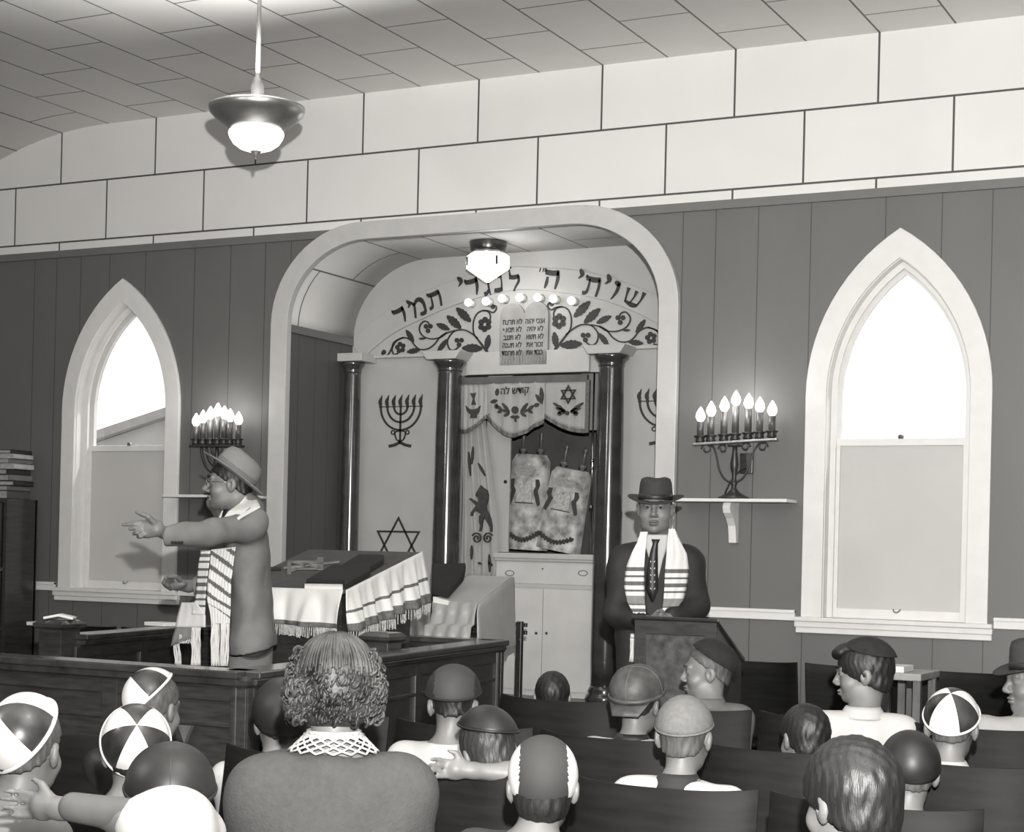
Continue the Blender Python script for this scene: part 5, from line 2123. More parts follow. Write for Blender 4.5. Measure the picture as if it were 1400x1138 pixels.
# 8 grey and black cap by the railing
hc = pw(620, 965, 5.8)
r, R, Rb, q = seated('seated boy in a grey cap with black sides before the railing', hc, away(hc, -6), .92, pitch=12, hairm=M_hair, shirt=M_wsh, neck=.045, skin=M_skin, hairkw=dict(grow=.002))
def f8(j, k):
    x = math.cos(2 * math.pi * k) * math.sin(j * math.radians(86))
    return 0 if -.55 < x < .70 else 1
o, P = dome('cap', hc, R, .98, r, [M_capgrey2, M_black_felt], f8, axis=(0, -.42, .90), th=80, grow=.018, n=72, m=20, puff=.04, trim=M_black_felt, trim_r=.004)
# 9 boy with arm folded on the seat back
hc = pw(667, 1028, 5.15)
el = pw(696, 1058, 4.74)
wr = pw(646, 1054, 4.72)
r, R, Rb, q = seated('dark haired boy in a dark satin skullcap resting a folded arm on the seat back', hc, away(hc, 20), .90, pitch=16, roll=-10, hairm=M_hairb, shirt=M_wsh, arms={1: (el, wr)}, neck=.045, sleeves=False, hairkw=dict(grow=.012, line=-.085))
o, P = dome('cap', hc, R, .98, r, [M_satb], lambda j, k: 0, axis=(.22, -.34, .88), th=66, grow=.020, trim=M_satb, trim_r=.004)
# 10 small dark head before the ark
hc = pw(755, 953, 7.35)
r, R, Rb, q = seated('boy with close cropped dark head low before the pale ark doors', hc, away(hc), .86, pitch=0, hairm=M_hair, shirt=M_trou, neck=.045, hairkw=dict(grow=.010), shw=.13)
# 11 leather newsboy cap
M_leath = mat('worn_leather', .055, .55, var=.5, scale=18, bump=.2, bscale=50)
hc = pw(872, 963, 6.25)
r, R, Rb, q = seated('seated boy in a worn leather newsboy cap with a wide peak', hc, away(hc, -20), .92, pitch=6, hairm=M_hair, shirt=M_wsh, neck=.045, collar=M_satb)
o, P = dome('cap', hc, R, .98, r, [M_leath], lambda j, k: 0, axis=(0, -.35, .93), th=84, grow=.020, puff=.10, trim=M_leath, trim_r=.009)
seam_tubes(P, 84, [0, math.pi / 2, math.pi, -math.pi / 2], mat('leather_seam', .10, .6), o, r=.002)
g = lambda x, y, z: hc + R @ V((x, y, z))
bm = B()
grid(bm, [[g((.085 - .01 * j) * math.sin(a_), -.105 - .012 * j + .02 * abs(math.sin(a_)), .005 - .018 * j + .0 * a_) for a_ in [(-1 + 2 * k / 12) * 1.1 for k in range(13)]] for j in range(4)])
obj('ear_flap', bm, M_leath, o, smooth=True, solid=.004)
# 12 boy in profile with a black beret
hc = pw(967, 919, 6.95)
M_jk = mat('grey_jacket', .11, .8, var=.12, bump=.1, bscale=30)
left = -rgt
r, R, Rb, q = seated('fair haired boy in profile wearing a black beret and grey jacket beside the lectern', hc, (left - fwd * -.12), .90, body_face=(-.5, .86, 0), pitch=2, hairm=M_hairl, shirt=M_jk, neck=.050, vox=.0045, shw=.135, collar=M_jk, hairkw=dict(grow=.006, line=-.065, slope=.85), skin=M_skin)
face_parts(hc, R, .90, r, M_hairl)
o, P = dome('cap', hc, R, .94, r, [M_black_felt], lambda j, k: 0, axis=(0, -.55, .83), th=72, grow=.018, puff=.05, trim=M_black_felt, trim_r=.004)
# 13 low dark cropped head
hc = pw(1100, 1010, 5.85)
r, R, Rb, q = seated('boy with short dark hair sunk low in his seat before the aisle', hc, away(hc, 28), .90, pitch=8, hairm=M_hair, shirt=M_trou, neck=.045, hairkw=dict(grow=.012, line=-.075))
# 14 boy in profile with a white shirt
hc = pw(1181, 921, 6.55)
r, R, Rb, q = seated('dark haired boy in profile with a dark skullcap and a white shirt', hc, (left + fwd * .30), .96, body_face=(-.25, .97, 0), pitch=4, hairm=M_hair, shirt=M_wsh, neck=.052, vox=.0045, shw=.145, drop=.165, collar=M_wsh,
                     hairkw=dict(grow=.014, line=-.085, slope=.55, extra=[E_(hc + V((0, 0, 0)), (.001, .001, .001))]))
face_parts(hc, R, .96, r, M_hair)
g = lambda x, y, z: hc + R @ (V((x, y, z)) * .96)
sdf('forelock', [E_(g(0, .085, .085), (.045, .028, .022), R, .02), E_(g(.01, .100, .075), (.025, .018, .018), R, .02), E_(g(0, .05, .10), (.05, .04, .025), R, .02)], .005, M_hair, r)
o, P = dome('cap', hc, R, .98, r, [M_black_felt], lambda j, k: 0, axis=(0, -.25, .96), th=62, grow=.022, trim=None)
# 15 big dark head in front
hc = pw(1163, 1096, 3.45)
r, R, Rb, q = seated('large dark haired head of a boy close to the camera, cheek and ear showing', hc, away(hc, 38), .96, pitch=8, hairm=M_hair, shirt=M_trou, neck=.050, vox=.0045, man=True, hairkw=dict(grow=.018, line=-.075, slope=.60, vox=.0045))
# 16 round dark cap behind him
hc = pw(1243, 1058, 5.05)
r, R, Rb, q = seated('boy in a smooth dark round cap half hidden by the large dark head', hc, away(hc, 10), .90, pitch=4, hairm=M_hairl, shirt=M_wsh, neck=.045, hairkw=dict(grow=.003))
o, P = dome('cap', hc, R, .95, r, [M_satb], lambda j, k: 0, axis=(0, -.55, .83), th=88, grow=.014, trim=None)
# 17 beach-ball cap on the right
hc = pw(1301, 995, 5.5)
r, R, Rb, q = seated('seated boy in a white and dark panelled cap on the aisle side below the sill', hc, away(hc, -4), .90, pitch=4, hairm=M_hairl, shirt=mat('dark_green_jacket', .025, .8), collar=M_wsh, neck=.047, hairkw=dict(grow=.003))
o, P = dome('cap', hc, R, .93, r, [M_satw, M_satd], beach, axis=(0, -.62, .78), th=80, grow=.016, n=60, trim=M_satw, trim_r=.0055, twist=-.2)

# ------------------------------------------------------------------ felt hats


def fedora(c, R, s, parent, m, band, tilt=0, rise=.115, brim=.062, curl=.018, name='hat', front=0, rounded=False):
    """c: centre of the hat ring"""
    RR = R @ rot('X', tilt)
    g = lambda x, y, z: c + RR @ (V((x, y, z)) * s)
    n = 48
    rows = []
    for r_, z in ([(1.0, 0), (1.02, .02), (1.0, .045), (.94, .068), (.82, .088), (.62, rise), (.35, rise * 1.02), (.05, rise * 1.0)] if rounded else [(1.0, 0), (1.01, .02), (.99, .05), (.95, .08), (.86, rise * .93), (.66, rise * 1.0), (.35, rise * .93), (.05, rise * .86)]):
        ring = []
        for k in range(n):
            t = 2 * math.pi * k / n
            x, y = .083 * r_ * math.cos(t), .101 * r_ * math.sin(t)
            zz = z
            if z > .06:
                zz -= .008 * math.exp(-(x / .024) ** 2) * (1 if r_ < .8 else 0) - .003 * math.sin(t)
                x *= 1 - .10 * max(0, math.sin(t)) ** 2
            ring.append(g(x, y, zz))
        rows.append(ring)
    bm = B()
    grid(bm, rows, closed=True)
    bm.faces.new(list(bm.verts)[-n:])
    h = obj(name, bm, m, parent, smooth=True)
    rows = []
    for j in range(7):
        t_ = j / 6
        ring = []
        for k in range(n):
            t = 2 * math.pi * k / n
            x = (.083 + brim * t_) * math.cos(t)
            y = (.101 + brim * 1.05 * t_) * math.sin(t)
            z = -.004 + curl * t_ ** 2 * (abs(math.cos(t)) ** 2 * 1.3 - .5 * max(0, math.sin(t)) * (1 - front) + .3 * max(0, -math.sin(t)))
            ring.append(g(x, y, z))
        rows.append(ring)
    bm = B()
    grid(bm, rows, closed=True)
    obj('brim', bm, m, h, smooth=True, solid=.004)
    bm = B()
    grid(bm, [[g(.0845 * math.cos(2 * math.pi * k / n), .1025 * math.sin(2 * math.pi * k / n), z) for k in range(n)] for z in (.001, .030)], closed=True)
    obj('hat_band', bm, band, h, smooth=True, solid=.002)
    return h


# 18 man with a hat at the right edge
hc = pw(1413, 932, 6.75)
r, R, Rb, q = seated('man in profile with a dark brimmed hat and pale jacket at the edge', hc, (left - fwd * .05), 1.0, body_face=(-.35, .93, 0), pitch=2, hairm=M_hair, shirt=mat('pale_jacket', .30, .85, var=.06), neck=.055, vox=.0045, man=True, shw=.19)
fedora(hc + R @ V((0, -.012, .052)), R, 1.0, r, mat('dark_hat_felt', .03, .8, var=.15), M_satb, tilt=-4)

# ------------------------------------------------------------------ the woman with curly hair
hc = pw(458, 945, 4.1)
M_tweed = mat('grey_tweed', .054, .9, var=.10, scale=60, bump=.25, bscale=160)
fb = away(hc)
rtv = fb.cross(UPV).normalized()
nb_ = hc + V((0, 0, -.140)) - fb * .03
ex = [C_(nb_ + V((0, 0, -.04)), nb_ + rtv * .16 + V((0, 0, -.105)), .050, .062, .06), C_(nb_ + V((0, 0, -.04)), nb_ - rtv * .17 + V((0, 0, -.105)), .050, .062, .06),
      T_(nb_ + V((0, 0, -.20)), nb_ + V((0, 0, -.50)), .115, .11, orient(fb), 1.65, .95, .10)]
r, R, Rb, q = seated('woman with short curly hair in a plain grey jacket with a lattice collar', hc, fb, 1.0, body_face=tuple(fb), pitch=6, hair=False, shirt=M_tweed, neck=.052, vox=.006, man=True, shw=.165, drop=.160, extra_shirt=ex, group=None)
hl = lambda x, y, z: hc + R @ V((x, y, z))
M_curl = mat('wavy_hair', .009, .55, var=.75, scale=14, stretch=(1, 1, 1), bump=.3, bscale=60, col2=.042)
rnd = random.Random(11)
P = [E_(hl(0, -.012, .035), (.098, .112, .100), R, .03), E_(hl(0, -.050, -.020), (.108, .070, .070), R, .03)]
base = sdf('hair', P, .005, M_curl, r)
bm = B()
# combed strands from the crown down the back, ending in a roll of curls
cen = V((0, -.012, .030))
for i in range(170):
    a = rnd.uniform(-1.25, 1.25)
    t0, t1 = rnd.uniform(.05, .25), rnd.uniform(.85, 1.0)
    pts = []
    for j in range(9):
        t = t0 + (t1 - t0) * j / 8
        th_ = t * 1.55
        d = V((math.sin(a) * math.sin(th_), -math.cos(a) * math.sin(th_), math.cos(th_)))
        k = 1.0 + .02 * math.sin(8 * t + i)
        pts.append(hl(*(cen + V((d.x * .103 * k, d.y * .116 * k, d.z * .106 * k)))))
    tube(bm, smooth_line(pts, 2), rnd.uniform(.0022, .0042), 5)
obj('combed_strands', bm, M_curl, base, smooth=True)
bm = B()
for i in range(330):
    a = rnd.uniform(-1.75, 1.75)
    z = rnd.uniform(-.075, .025) if i > 70 else rnd.uniform(.0, .095)
    if i <= 70: a = rnd.choice((-1, 1)) * rnd.uniform(1.0, 1.7)
    rr = 1.0 + .06 * math.cos(z * 40)
    rr *= math.sqrt(max(.1, 1 - (max(0, z - .03) / .112) ** 2))
    ctr = V((math.sin(a) * .108 * rr, -.018 - math.cos(a) * .108 * rr * (1 if z > -.03 else .92), z))
    nrm = V((math.sin(a), -math.cos(a), 0))
    tang_ = V((math.cos(a), math.sin(a), rnd.uniform(-.5, .5))).normalized()
    bn = nrm.cross(tang_)
    r0 = rnd.uniform(.007, .014)
    ph = rnd.uniform(0, 6.28)
    pts = []
    for j in range(14):
        t = j / 13
        an = ph + t * 6.6
        pts.append(hl(*(ctr + (nrm * math.cos(an) + bn * math.sin(an)) * r0 * (1 - .45 * t) + tang_ * (t - .5) * .018)))
    tube(bm, pts, [rnd.uniform(.0028, .0042)] * 14, 5)
obj('curls', bm, M_curl, base, smooth=True)
bm = B()
nbp = q['nb']
rows = []
for j in range(7):
    t = j / 6
    rows.append([nbp + V((0, 0, .070 - .045 * t)) + Rb @ V(((.060 + .045 * t) * math.cos(2 * math.pi * k / 32), -.004 * t + (.058 + .022 * t) * math.sin(2 * math.pi * k / 32), 0)) for k in range(32)])
for k in range(32):   # crossing lattice bands
    for s_ in (1, 3):
        pts = [rows[j][(k * 2 + (j * (1 if s_ == 1 else -1))) % 32] for j in range(7)] if k < 16 else None
        if pts: tube(bm, pts, .0028, 5)
tube(bm, [rows[0][k % 32] for k in range(33)], .005, 6)
tube(bm, [rows[1][k % 32] for k in range(33)], .0045, 6)
obj('lattice_collar', bm, M_wsh, r, smooth=True)

# ------------------------------------------------------------------ the standing man in the dark suit
W0 = 8.35
MS = W0 / F


def pm(x, y, dw=0): return pw(x, y, W0 + dw)


M_suit = mat('charcoal_suit', .014, .75, var=.15, scale=25, bump=.1, bscale=60)
M_suit2 = mat('charcoal_vest', .020, .8, var=.15, scale=25)
hc = pm(896, 694.5)
fc = cam_dir(hc)
R = orient(rot('Z', -4) @ fc, 2, 0)
Rb = orient(fc)
rt = Rb @ V((1, 0, 0))     # his right hand side (towards the picture's left)
root = thing('person', 'man in dark suit and fedora with striped prayer shawl standing behind the lectern', 'person', (hc.x, hc.y, 0))
nb = pm(897, 738, .03)
sh = [pm(852, 768, .02), pm(942, 767, .02)]
el = [pm(843, 838, -.02), pm(952, 830, -.02)]
wr = [pm(884, 850, -.17), pm(914, 846, -.19)]
hip = pm(898, 862, .0)
P = head_prims(hc, R, 1.0, True, 1.0, full=1.0) + neck_prims(hc, R, 1.0, nb, .062)
P += [C_(nb - V((0, 0, .03)), s_, .05, .055, .05) for s_ in sh] + [T_(nb - V((0, 0, .14)), hip, .11, .115, Rb, 1.42, .95, .06)]
for i in range(2):
    P += [C_(sh[i], el[i], .05, .042, .03), C_(el[i], wr[i], .04, .028, .02)]
    P += hand(wr[i], wr[i] + (wr[i] - el[i]).normalized() * .055 - V((0, 0, .01)), (wr[i] - el[i]) + V((0, 0, -.05)), UPV, 1.0, .45)
for i, x in enumerate((872, 918)):
    h = V(pm(x, 872)); kn = V((h.x, h.y, .50)) + fc * .02; an = V((h.x, h.y, .08))
    P += [C_(h, kn, .085, .06, .04), C_(kn, an, .058, .042, .02), C_(an - V((0, 0, .03)), an + fc * .17 - V((0, 0, .045)), .042, .034, .02)]
sdf('body', P, .0050, mat('man_skin', .15, .5, var=.06, scale=30), root)
face_parts(hc, R, 1.0, root, M_hair)
hair_shell(hc, R, 1.0, M_hair, root, grow=.004, line=-.06)
fedora(hc + R @ V((0, -.010, .043)), R, .96, root, mat('dark_felt', .030, .85, var=.12), M_satb, tilt=-5, rise=.108, brim=.056, curl=.016)
J = [C_(nb - V((0, 0, .035)) , s_, .052, .062, .05) for s_ in sh] + [T_(nb - V((0, 0, .15)), hip - V((0, 0, .12)), .128, .138, Rb, 1.42, .95, .07)]
for i in range(2):
    J += [C_(sh[i], el[i], .068, .060, .04), C_(el[i], el[i].lerp(wr[i], .9), .058, .044, .03)]
sdf('jacket', J, .007, M_suit, root, cuts=[(nb + V((0, 0, -.012)), UPV - fc * .1)], noise=folds)
T = []
for x in (872, 918):
    h = V(pm(x, 872))
    T += [C_(h, V((h.x, h.y, .5)), .105, .085, .05), C_(V((h.x, h.y, .5)), V((h.x, h.y, .10)), .085, .085, .02)]
sdf('trousers', T, .010, M_suit, root)
bm = B()
for x in (872, 918):
    h = V(pm(x, 872))
    ball(bm, V((h.x, h.y, .045)) + fc * .08, (.048, .145, .045), 16, 10, Rb)
obj('shoes', bm, M_shoe, root, smooth=True)


def front_pt(x, y, off=0.0):
    """a point of the photo on his chest surface"""
    c_ = pm(897, y, 0)
    lat = (x - 897) * MS
    hw = .21
    dep = .150 * math.sqrt(max(.05, 1 - (lat / hw) ** 2))
    return pm(x, y) + fc * (dep + off)


def sheet(name, rows, mats, parent, fn=None, nx=8, sub=4, solid=.005, pt=None, wave=.004):
    """cloth from rows of (xl, xr, y, off); photo pixels on the chest"""
    P = []
    rs = []
    for a, b in zip(rows, rows[1:]):
        for j in range(sub): rs.append([u + (v - u) * j / sub for u, v in zip(a, b)])
    rs.append(list(rows[-1]))
    for i, (xl_, xr_, y, off) in enumerate(rs):
        P.append([(pt or front_pt)(xl_ + (xr_ - xl_) * k / nx, y, off + wave * math.sin(k * 2.1 + i * .2)) for k in range(nx + 1)])
    bm = B()
    grid(bm, P, (lambda i, k: fn(rs[i][2], k / nx)) if fn else None)
    return obj(name, bm, mats, parent, smooth=True, solid=solid)


sheet('vest', [(882, 912, 752, .006), (880, 917, 780, .006), (881, 916, 815, .006), (884, 912, 846, .006)], M_suit2, root, wave=0)
sheet('shirt_front', [(879, 914, 732, .012), (882, 913, 745, .012), (888, 906, 765, .010), (894, 900, 790, .008)], M_wsh, root, wave=0)
bm = B()
tie = [(896.5, 738, .020, .020), (896, 744, .022, .012), (894, 756, .022, .018), (892, 780, .022, .026), (891.5, 805, .020, .030), (892, 822, .018, .004)]
L_ = [front_pt(x, y, o_) - rt * w_ for x, y, o_, w_ in tie]
Rr = [front_pt(x, y, o_) + rt * w_ for x, y, o_, w_ in tie]
grid(bm, [[a, a.lerp(b, .5) + fc * .005, b] for a, b in zip(L_, Rr)])
tie_o = obj('tie', bm, M_satb, root, smooth=True, solid=.005)
bm = B()
for k in range(5):
    for s_ in (-1, 1):
        p = front_pt(892.3, 768 + 9 * k, .031) + rt * s_ * .009
        box(bm, p, (.004, .003, .008), Rb @ rot('Y', 25 * s_))
obj('tie_pattern', bm, M_wsh, tie_o)
bm = B()
for s_ in (-1, 1):
    a = pm(897, 741) + fc * .085
    prism(bm, [a + UPV * .012, a + rt * s_ * .050 + UPV * .028 - fc * .035, a + rt * s_ * .050 - UPV * .008 - fc * .02, a + rt * s_ * .022 - UPV * .030 + fc * .005], fc * .006)
obj('shirt_collar', bm, M_wsh, root)
M_tal = mat('prayer_shawl', .60, .75, var=.05, bump=.1, bscale=60)
M_str = mat('shawl_stripe', .10, .8, var=.1)
M_str2 = mat('shawl_stripe_grey', .20, .8, var=.1)


def stripes(y, k):
    u = (y - 775) / 9.3
    if y < 775: return 0
    if 812 < y < 824: return 2
    return 1 if (u % 1) < .42 else 0


sheet('shawl_end', [(876, 886, 728, .022), (872, 884, 742, .030), (864, 882, 757, .032), (856, 881, 778, .032), (854, 881, 800, .030), (858, 882, 822, .030), (868, 883, 840, .028)], [M_tal, M_str, M_str2], root, stripes, sub=8)
sheet('shawl_end', [(914, 922, 724, .020), (912, 930, 742, .030), (911, 938, 757, .032), (909, 941, 778, .034), (908, 939, 800, .034), (907, 933, 820, .034), (905, 920, 836, .030)], [M_tal, M_str, M_str2], root, lambda y, k: stripes(y - 3, k), sub=8)
# shawl round the neck
sdf('shawl_neck', [C_(pm(878, 740, .00), pm(884, 731, .08), .022, .022, .02), C_(pm(884, 731, .08), pm(910, 730, .08), .022, .022, .02), C_(pm(910, 730, .08), pm(921, 738, .0), .022, .024, .02), C_(pm(921, 738, .0), front_pt(918, 748, .02), .020, .016, .02), C_(pm(878, 740), front_pt(879, 748, .02), .018, .014, .02)], .006, M_tal, root)
bm = B()
rnd = random.Random(3)
for k in range(16):
    p = pm(862 + .45 * k, 872, -.10)
    tube(bm, smooth_line([p, p - V((rnd.uniform(-.006, .006), 0, .05)), p - V((rnd.uniform(-.01, .01), 0, .115))], 3), .0026, 5)
tube(bm, [pm(862, 870, -.10), pm(869, 870, -.10)], .012, 8)
obj('shawl_fringe', bm, M_tal, root, smooth=True)

# ------------------------------------------------------------------ the pointing man on the platform
W0L = 8.0


def pl(x, y, dw=0): return pw(x, y, W0L + dw)


M_gsuit = mat('light_grey_suit', .150, .8, var=.10, scale=14, bump=.15, bscale=40)
hc = pl(315, 661)
fl_ = (left - fwd * .04)
R = orient(fl_, 0, 0)
fl3 = V((fl_.x, fl_.y, 0)).normalized()
Rb = orient(fl3)
rt = Rb @ V((1, 0, 0))     # his right: away from the camera
root = thing('person', 'man in light suit and hat pointing with outstretched arm, striped shawl on his shoulders', 'person', (hc.x, hc.y, .14))
nb = pl(340, 694, .0)
shn, shf = pl(346, 716, -.15), pl(334, 712, .17)
eln, elf = pl(288, 729, -.36), pl(322, 790, .30)
wrn, wrf = pl(226, 729, -.50), pl(258, 802, .12)
hip = pl(346, 868)
P = head_prims(hc, R, 1.0, True, 1.06) + neck_prims(hc, R, 1.0, nb, .058)
P += [C_(nb - V((0, 0, .03)), s_, .05, .055, .05) for s_ in (shn, shf)] + [T_(nb - V((0, 0, .15)), hip, .10, .105, Rb, 1.45, .95, .06)]
P += [C_(shn, eln, .048, .040, .03), C_(eln, wrn, .038, .026, .02), C_(shf, elf, .048, .040, .03), C_(elf, wrf, .038, .027, .02)]
# pointing hand: back of the hand to the camera, thumb raised
dw = -.54
pc_ = pl(204, 723, dw)
P += [C_(wrn, pl(214, 725, dw), .026, .026, .015), E_(pc_, (.050, .022, .042), Matrix(((wrn - pc_).normalized(), -fwd, up)).transposed(), .014)]
def chain(L, r0, r1, k=.004):
    o = []
    n = len(L) - 1
    for i in range(n):
        a, b = pl(*L[i]), pl(*L[i + 1])
        o.append(C_(a, b, r0 + (r1 - r0) * i / n, r0 + (r1 - r0) * (i + 1) / n, k))
    return o
P += chain([(193, 714.5, dw - .01), (184, 716, dw - .012), (176, 717, dw - .01), (168.5, 718, dw - .005)], .0115, .0078)
P += chain([(193, 720.5, dw - .01), (185, 722, dw - .02), (178, 723.5, dw - .018)], .0115, .0088)
P += chain([(194, 726, dw - .01), (187.5, 728.5, dw - .022), (183, 730, dw - .01)], .0112, .0088)
P += chain([(198, 731, dw - .01), (192, 734, dw - .02), (189, 734.5, dw)], .0102, .008)
P += chain([(211, 715, dw - .015), (203, 707, dw - .03), (195, 703.5, dw - .03), (187, 700.5, dw - .028)], .0140, .0085, .006)
# the other hand, palm up, fingers curled
pf = pl(239, 799, .08)
P += [C_(wrf, pf, .027, .028, .015), E_(pf, (.044, .034, .024), Matrix(((wrf - pf).normalized(), -fwd, up)).transposed(), .012)]
for i in range(4):
    yy = 792 + i * 1.2
    P += [C_(pl(230 + i, 801 + i * 1.6, .02 + i * .012), pl(223.5 + i * 1.5, 797 + i * 1.6, .0 + i * .012), .0095, .0090, .004), C_(pl(223.5 + i * 1.5, 797 + i * 1.6, .0 + i * .012), pl(227 + i * 1.5, 790.5 + i * 1.5, -.01 + i * .012), .0090, .0084, .004), C_(pl(227 + i * 1.5, 790.5 + i * 1.5, -.01 + i * .012), pl(234 + i, 790 + i * 1.6, .0 + i * .012), .0084, .0074, .004)]
P += [C_(pl(246, 793, .03), pl(240, 788.5, .0), .0125, .010, .006), C_(pl(240, 788.5, .0), pl(231, 789, -.02), .010, .008, .004)]
for x in (338, 347):
    h = pl(x, 885, -.08 if x > 350 else .09); kn = V((h.x, h.y, .62)) + fl3 * .02; an = V((h.x, h.y, .22))
    P += [C_(h, kn, .085, .06, .04), C_(kn, an, .058, .042, .02), C_(an - V((0, 0, .03)), an + fl3 * .17 - V((0, 0, .045)), .042, .034, .02)]
sdf('body', P, .0044, M_skin2, root)
face_parts(hc, R, 1.0, root, M_hair)
hair_shell(hc, R, 1.0, M_hair, root, grow=.006, line=-.072)
bm = B()   # spectacles
g = lambda x, y, z: hc + R @ V((x, y, z))
for s_ in (-1, 1):
    tube(bm, [g(s_ * .031 + .022 * math.cos(a), .104, .002 + .018 * math.sin(a)) for a in [k * .3307 for k in range(20)]], .0014, 5)
    tube(bm, [g(s_ * .052, .103, .004), g(s_ * .076, .04, .004), g(s_ * .084, -.015, .0)], .0013, 5)
tube(bm, [g(-.010, .106, .004), g(.010, .106, .004)], .0013, 5)
obj('spectacles', bm, M_chrome, root, smooth=True)
fedora(hc + R @ V((0, -.020, .045)), R, 1.04, root, mat('light_felt', .165, .85, var=.1), mat('felt_band', .12, .8), tilt=36, rise=.100, brim=.062, curl=.012, front=.6, rounded=True)
J = [C_(nb - V((0, 0, .04)), s_, .055, .056, .06) for s_ in (shn, shf)]
J += [T_(nb - V((0, 0, .16)), hip - V((0, 0, .0)), .112, .116, Rb, 1.50, .84, .07), T_(hip - V((0, 0, .06)), hip - V((0, 0, .13)), .125, .130, Rb, 1.45, .88, .05),
      C_(shn, eln, .058, .055, .06), C_(eln, pl(229, 731.5, -.495), .058, .050, .03), C_(shf, elf, .066, .056, .03), C_(elf, pl(264, 803, .135), .055, .046, .02)]
hem = pl(345, 890)
Jk = sdf('jacket', J, .0065, M_gsuit, root, cuts=[(nb + V((0, 0, .005)), UPV + fl3 * .35), (hem, -UPV + fl3 * -.22), (pl(224.5, 735, -.5), (pl(224, 735, -.5) - pl(240, 733, -.5))), ], noise=folds)
bm = B()
for k in range(4):
    p = pl(236 + 4.3 * k, 742.0, -.56)
    lathe(bm, p, [(.006, -.001), (.007, .003), (.003, .005)], 10, frame(rgt, -fwd))
obj('cuff_button', bm, M_black, Jk)
T = []
for x in (338, 347):
    h = pl(x, 880, -.08 if x > 350 else .09)
    T += [C_(h, V((h.x, h.y, .6)), .088, .080, .05), C_(V((h.x, h.y, .6)), V((h.x, h.y, .24)), .080, .08, .02)]
sdf('trousers', T, .009, mat('light_trousers', .18, .8, var=.08), root)
bm = B()
for x in (338, 347):
    h = pl(x, 880, -.08 if x > 350 else .09)
    ball(bm, V((h.x, h.y, .19)) + fl3 * .08, (.048, .145, .045), 16, 10, Rb)
obj('shoes', bm, M_shoe, root, smooth=True)


def ribbon(name, rows, mats, parent, fn=None, nx=10, sub=6, solid=.005, wave=.0022):
    """rows of (xl, yl, dwl, xr, yr, dwr)"""
    P, ts = [], []
    rs = []
    for a, b in zip(rows, rows[1:]):
        for j in range(sub): rs.append([u + (v - u) * j / sub for u, v in zip(a, b)])
    rs.append(list(rows[-1]))
    for i, (xl_, yl_, dl, xr_, yr_, dr) in enumerate(rs):
        a, b = pl(xl_, yl_, dl), pl(xr_, yr_, dr)
        P.append([a.lerp(b, k / nx) - fwd * (wave * math.sin(k * 1.9 + i * .15)) for k in range(nx + 1)])
    bm = B()
    grid(bm, P, (lambda i, k: fn(i / (len(rs) - 1), k / nx)) if fn else None)
    return obj(name, bm, mats, parent, smooth=True, solid=solid)


def st(t, n, lo=0, hi=1, d=.42):
    if t < lo or t > hi: return 0
    return 1 if ((t - lo) / (hi - lo) * n) % 1 < d else 0


# collar part over the shoulders
ribbon('shawl_neck', [(336, 679, -.07, 345, 678, .06), (326, 690, -.115, 352, 685, -.06), (312, 700, -.20, 356, 694, -.17), (302, 714, -.265, 330, 708, -.27), (298, 722, -.28, 312, 722, -.30)], [M_tal], root, nx=12)
ribbon('shawl_neck', [(308, 690, .02, 316, 694, .0), (303, 700, .0, 309, 702, -.02), (296, 716, -.02, 301, 718, -.04)], [M_tal], root, nx=5)
ribbon('tie', [(306, 697, -.03, 312, 697, -.05), (303, 708, -.05, 308, 708, -.07), (298, 722, -.05, 303, 722, -.07)], [M_satb], root, nx=3, wave=0)
# far end: horizontal stripes
ribbon('shawl_end', [(276, 748, .04, 288, 748, .0), (272, 770, .04, 286, 770, .0), (269, 795, .04, 283, 795, .0), (267, 820, .04, 281, 820, .0), (262, 840, .04, 280, 841, .0)], [M_tal, M_str], root, lambda t, k: st(t, 9, 0, .93, .40), nx=6, sub=14)
# near end: slanting stripes
ribbon('shawl_end', [(289, 752, -.17, 322, 748, -.22), (287, 775, -.18, 319, 772, -.23), (284, 798, -.18, 316, 795, -.23), (283, 820, -.18, 315, 820, -.23), (287, 836, -.18, 315, 838, -.23), (289, 853, -.18, 314, 853, -.23)], [M_tal, M_str], root,
       lambda t, k: 1 if (.0 < t - .0 and ((t * 9.5 - k * 2.0) % 1.55) < .52 and t - .24 * k < .66) else 0, nx=24, sub=12)
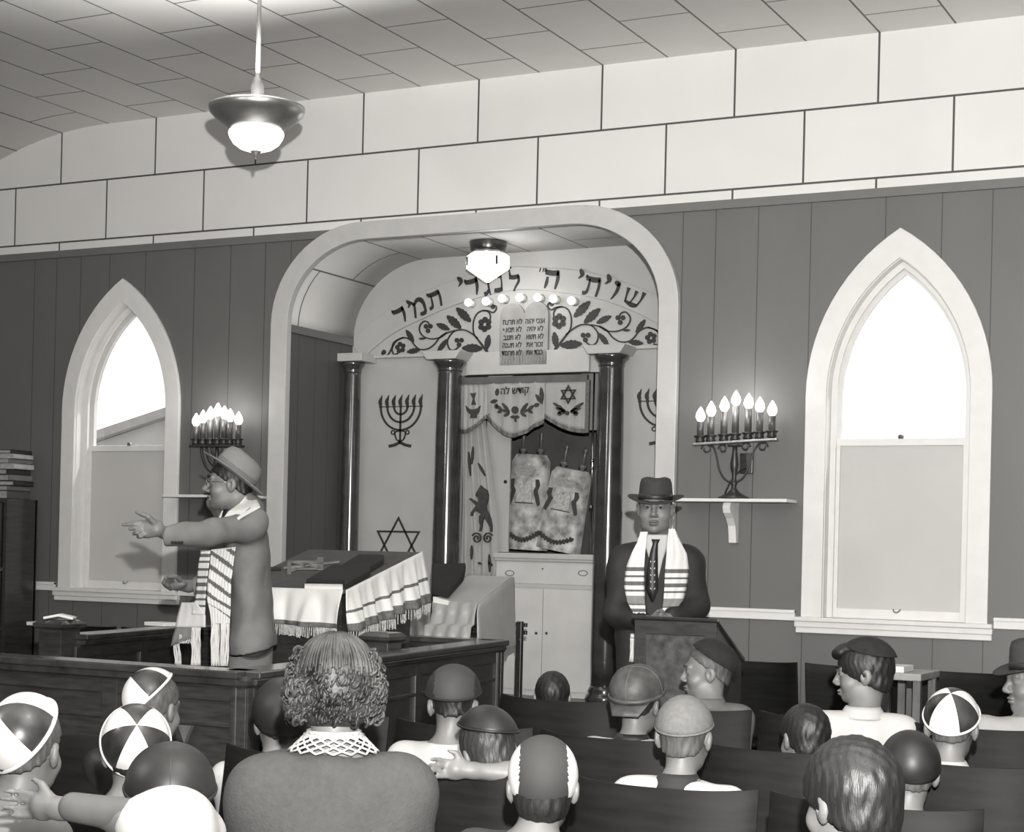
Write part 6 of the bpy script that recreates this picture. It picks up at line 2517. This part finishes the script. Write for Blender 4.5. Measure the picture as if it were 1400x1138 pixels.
# the lower white fold with its grey border
ribbon('shawl_fold', [(248, 824, .10, 268, 824, .02), (243, 842, .10, 281, 842, .0), (240, 858, .10, 281, 858, .0)], [M_tal], root, nx=10)
ribbon('shawl_fold', [(240, 858, .11, 268, 858, .03), (236, 872, .12, 266, 870, .03), (234, 884, .13, 244, 878, .05)], [M_str2], root, nx=8)
bm = B()
rnd = random.Random(9)
def tassel(x0, x1, y0, y1, dw0, n, drift=0):
    bm = B()
    for k in range(n):
        x = x0 + (x1 - x0) * k / max(1, n - 1)
        pts = []
        for j in range(6):
            t = j / 5
            pts.append(pl(x + drift * t + rnd.uniform(-.7, .7), y0 + (y1 - y0) * t, dw0 + rnd.uniform(-.004, .004)))
        tube(bm, smooth_line(pts, 2), .0026, 5)
    obj('shawl_fringe', bm, M_tal, root, smooth=True)
tassel(263, 274, 858, 910, .03, 12, -1)
tassel(289, 299, 852, 911, -.19, 10, 0)
tassel(303, 313, 852, 911, -.22, 9, -2)
tassel(236, 244, 874, 909, .12, 8, 4)
tassel(246, 260, 868, 880, .08, 12, 0)
# ------------------------------------------------------------------ light
w = bpy.data.worlds.new('sky')
S.world = w
w.use_nodes = True
bg = w.node_tree.nodes['Background']
bg.inputs[0].default_value = (1, .985, .96, 1)
bg.inputs[1].default_value = 1.6


def light(kind, name, loc, power, **k):
    l = bpy.data.lights.new(name, kind)
    l.energy = power
    l.color = (1, .985, .96)
    for a, b in k.items(): setattr(l, a, b)
    o = bpy.data.objects.new(name, l)
    COL.objects.link(o)
    o.location = loc
    return o


def aim(o, p):
    o.rotation_euler = (V(p) - V(o.location)).to_track_quat('-Z', 'Y').to_euler()


fl = light('SPOT', 'camera_flash', EYE + V((.03, .05, .36)), 3750, shadow_soft_size=.03, spot_size=math.radians(120), spot_blend=1.0)
aim(fl, (6.4, 0, 5.6))
sun = light('SUN', 'sun', (5, 10, 12), 5.0, angle=.01)
aim(sun, V((5, 10, 12)) + V((-.10, -.12, -.30)))
up_ = light('SPOT', 'pendant_uplight', PD + V((0, 0, .13)), 270, shadow_soft_size=.08, spot_size=math.radians(158), spot_blend=.35)
up_.rotation_euler = (math.pi, 0, 0)
for p in LAMPS_AND_FILL: light('POINT', 'lamp_or_fill', p[0], p[1], shadow_soft_size=p[2])  # glow of the fixtures, plus the added unseen fill lights
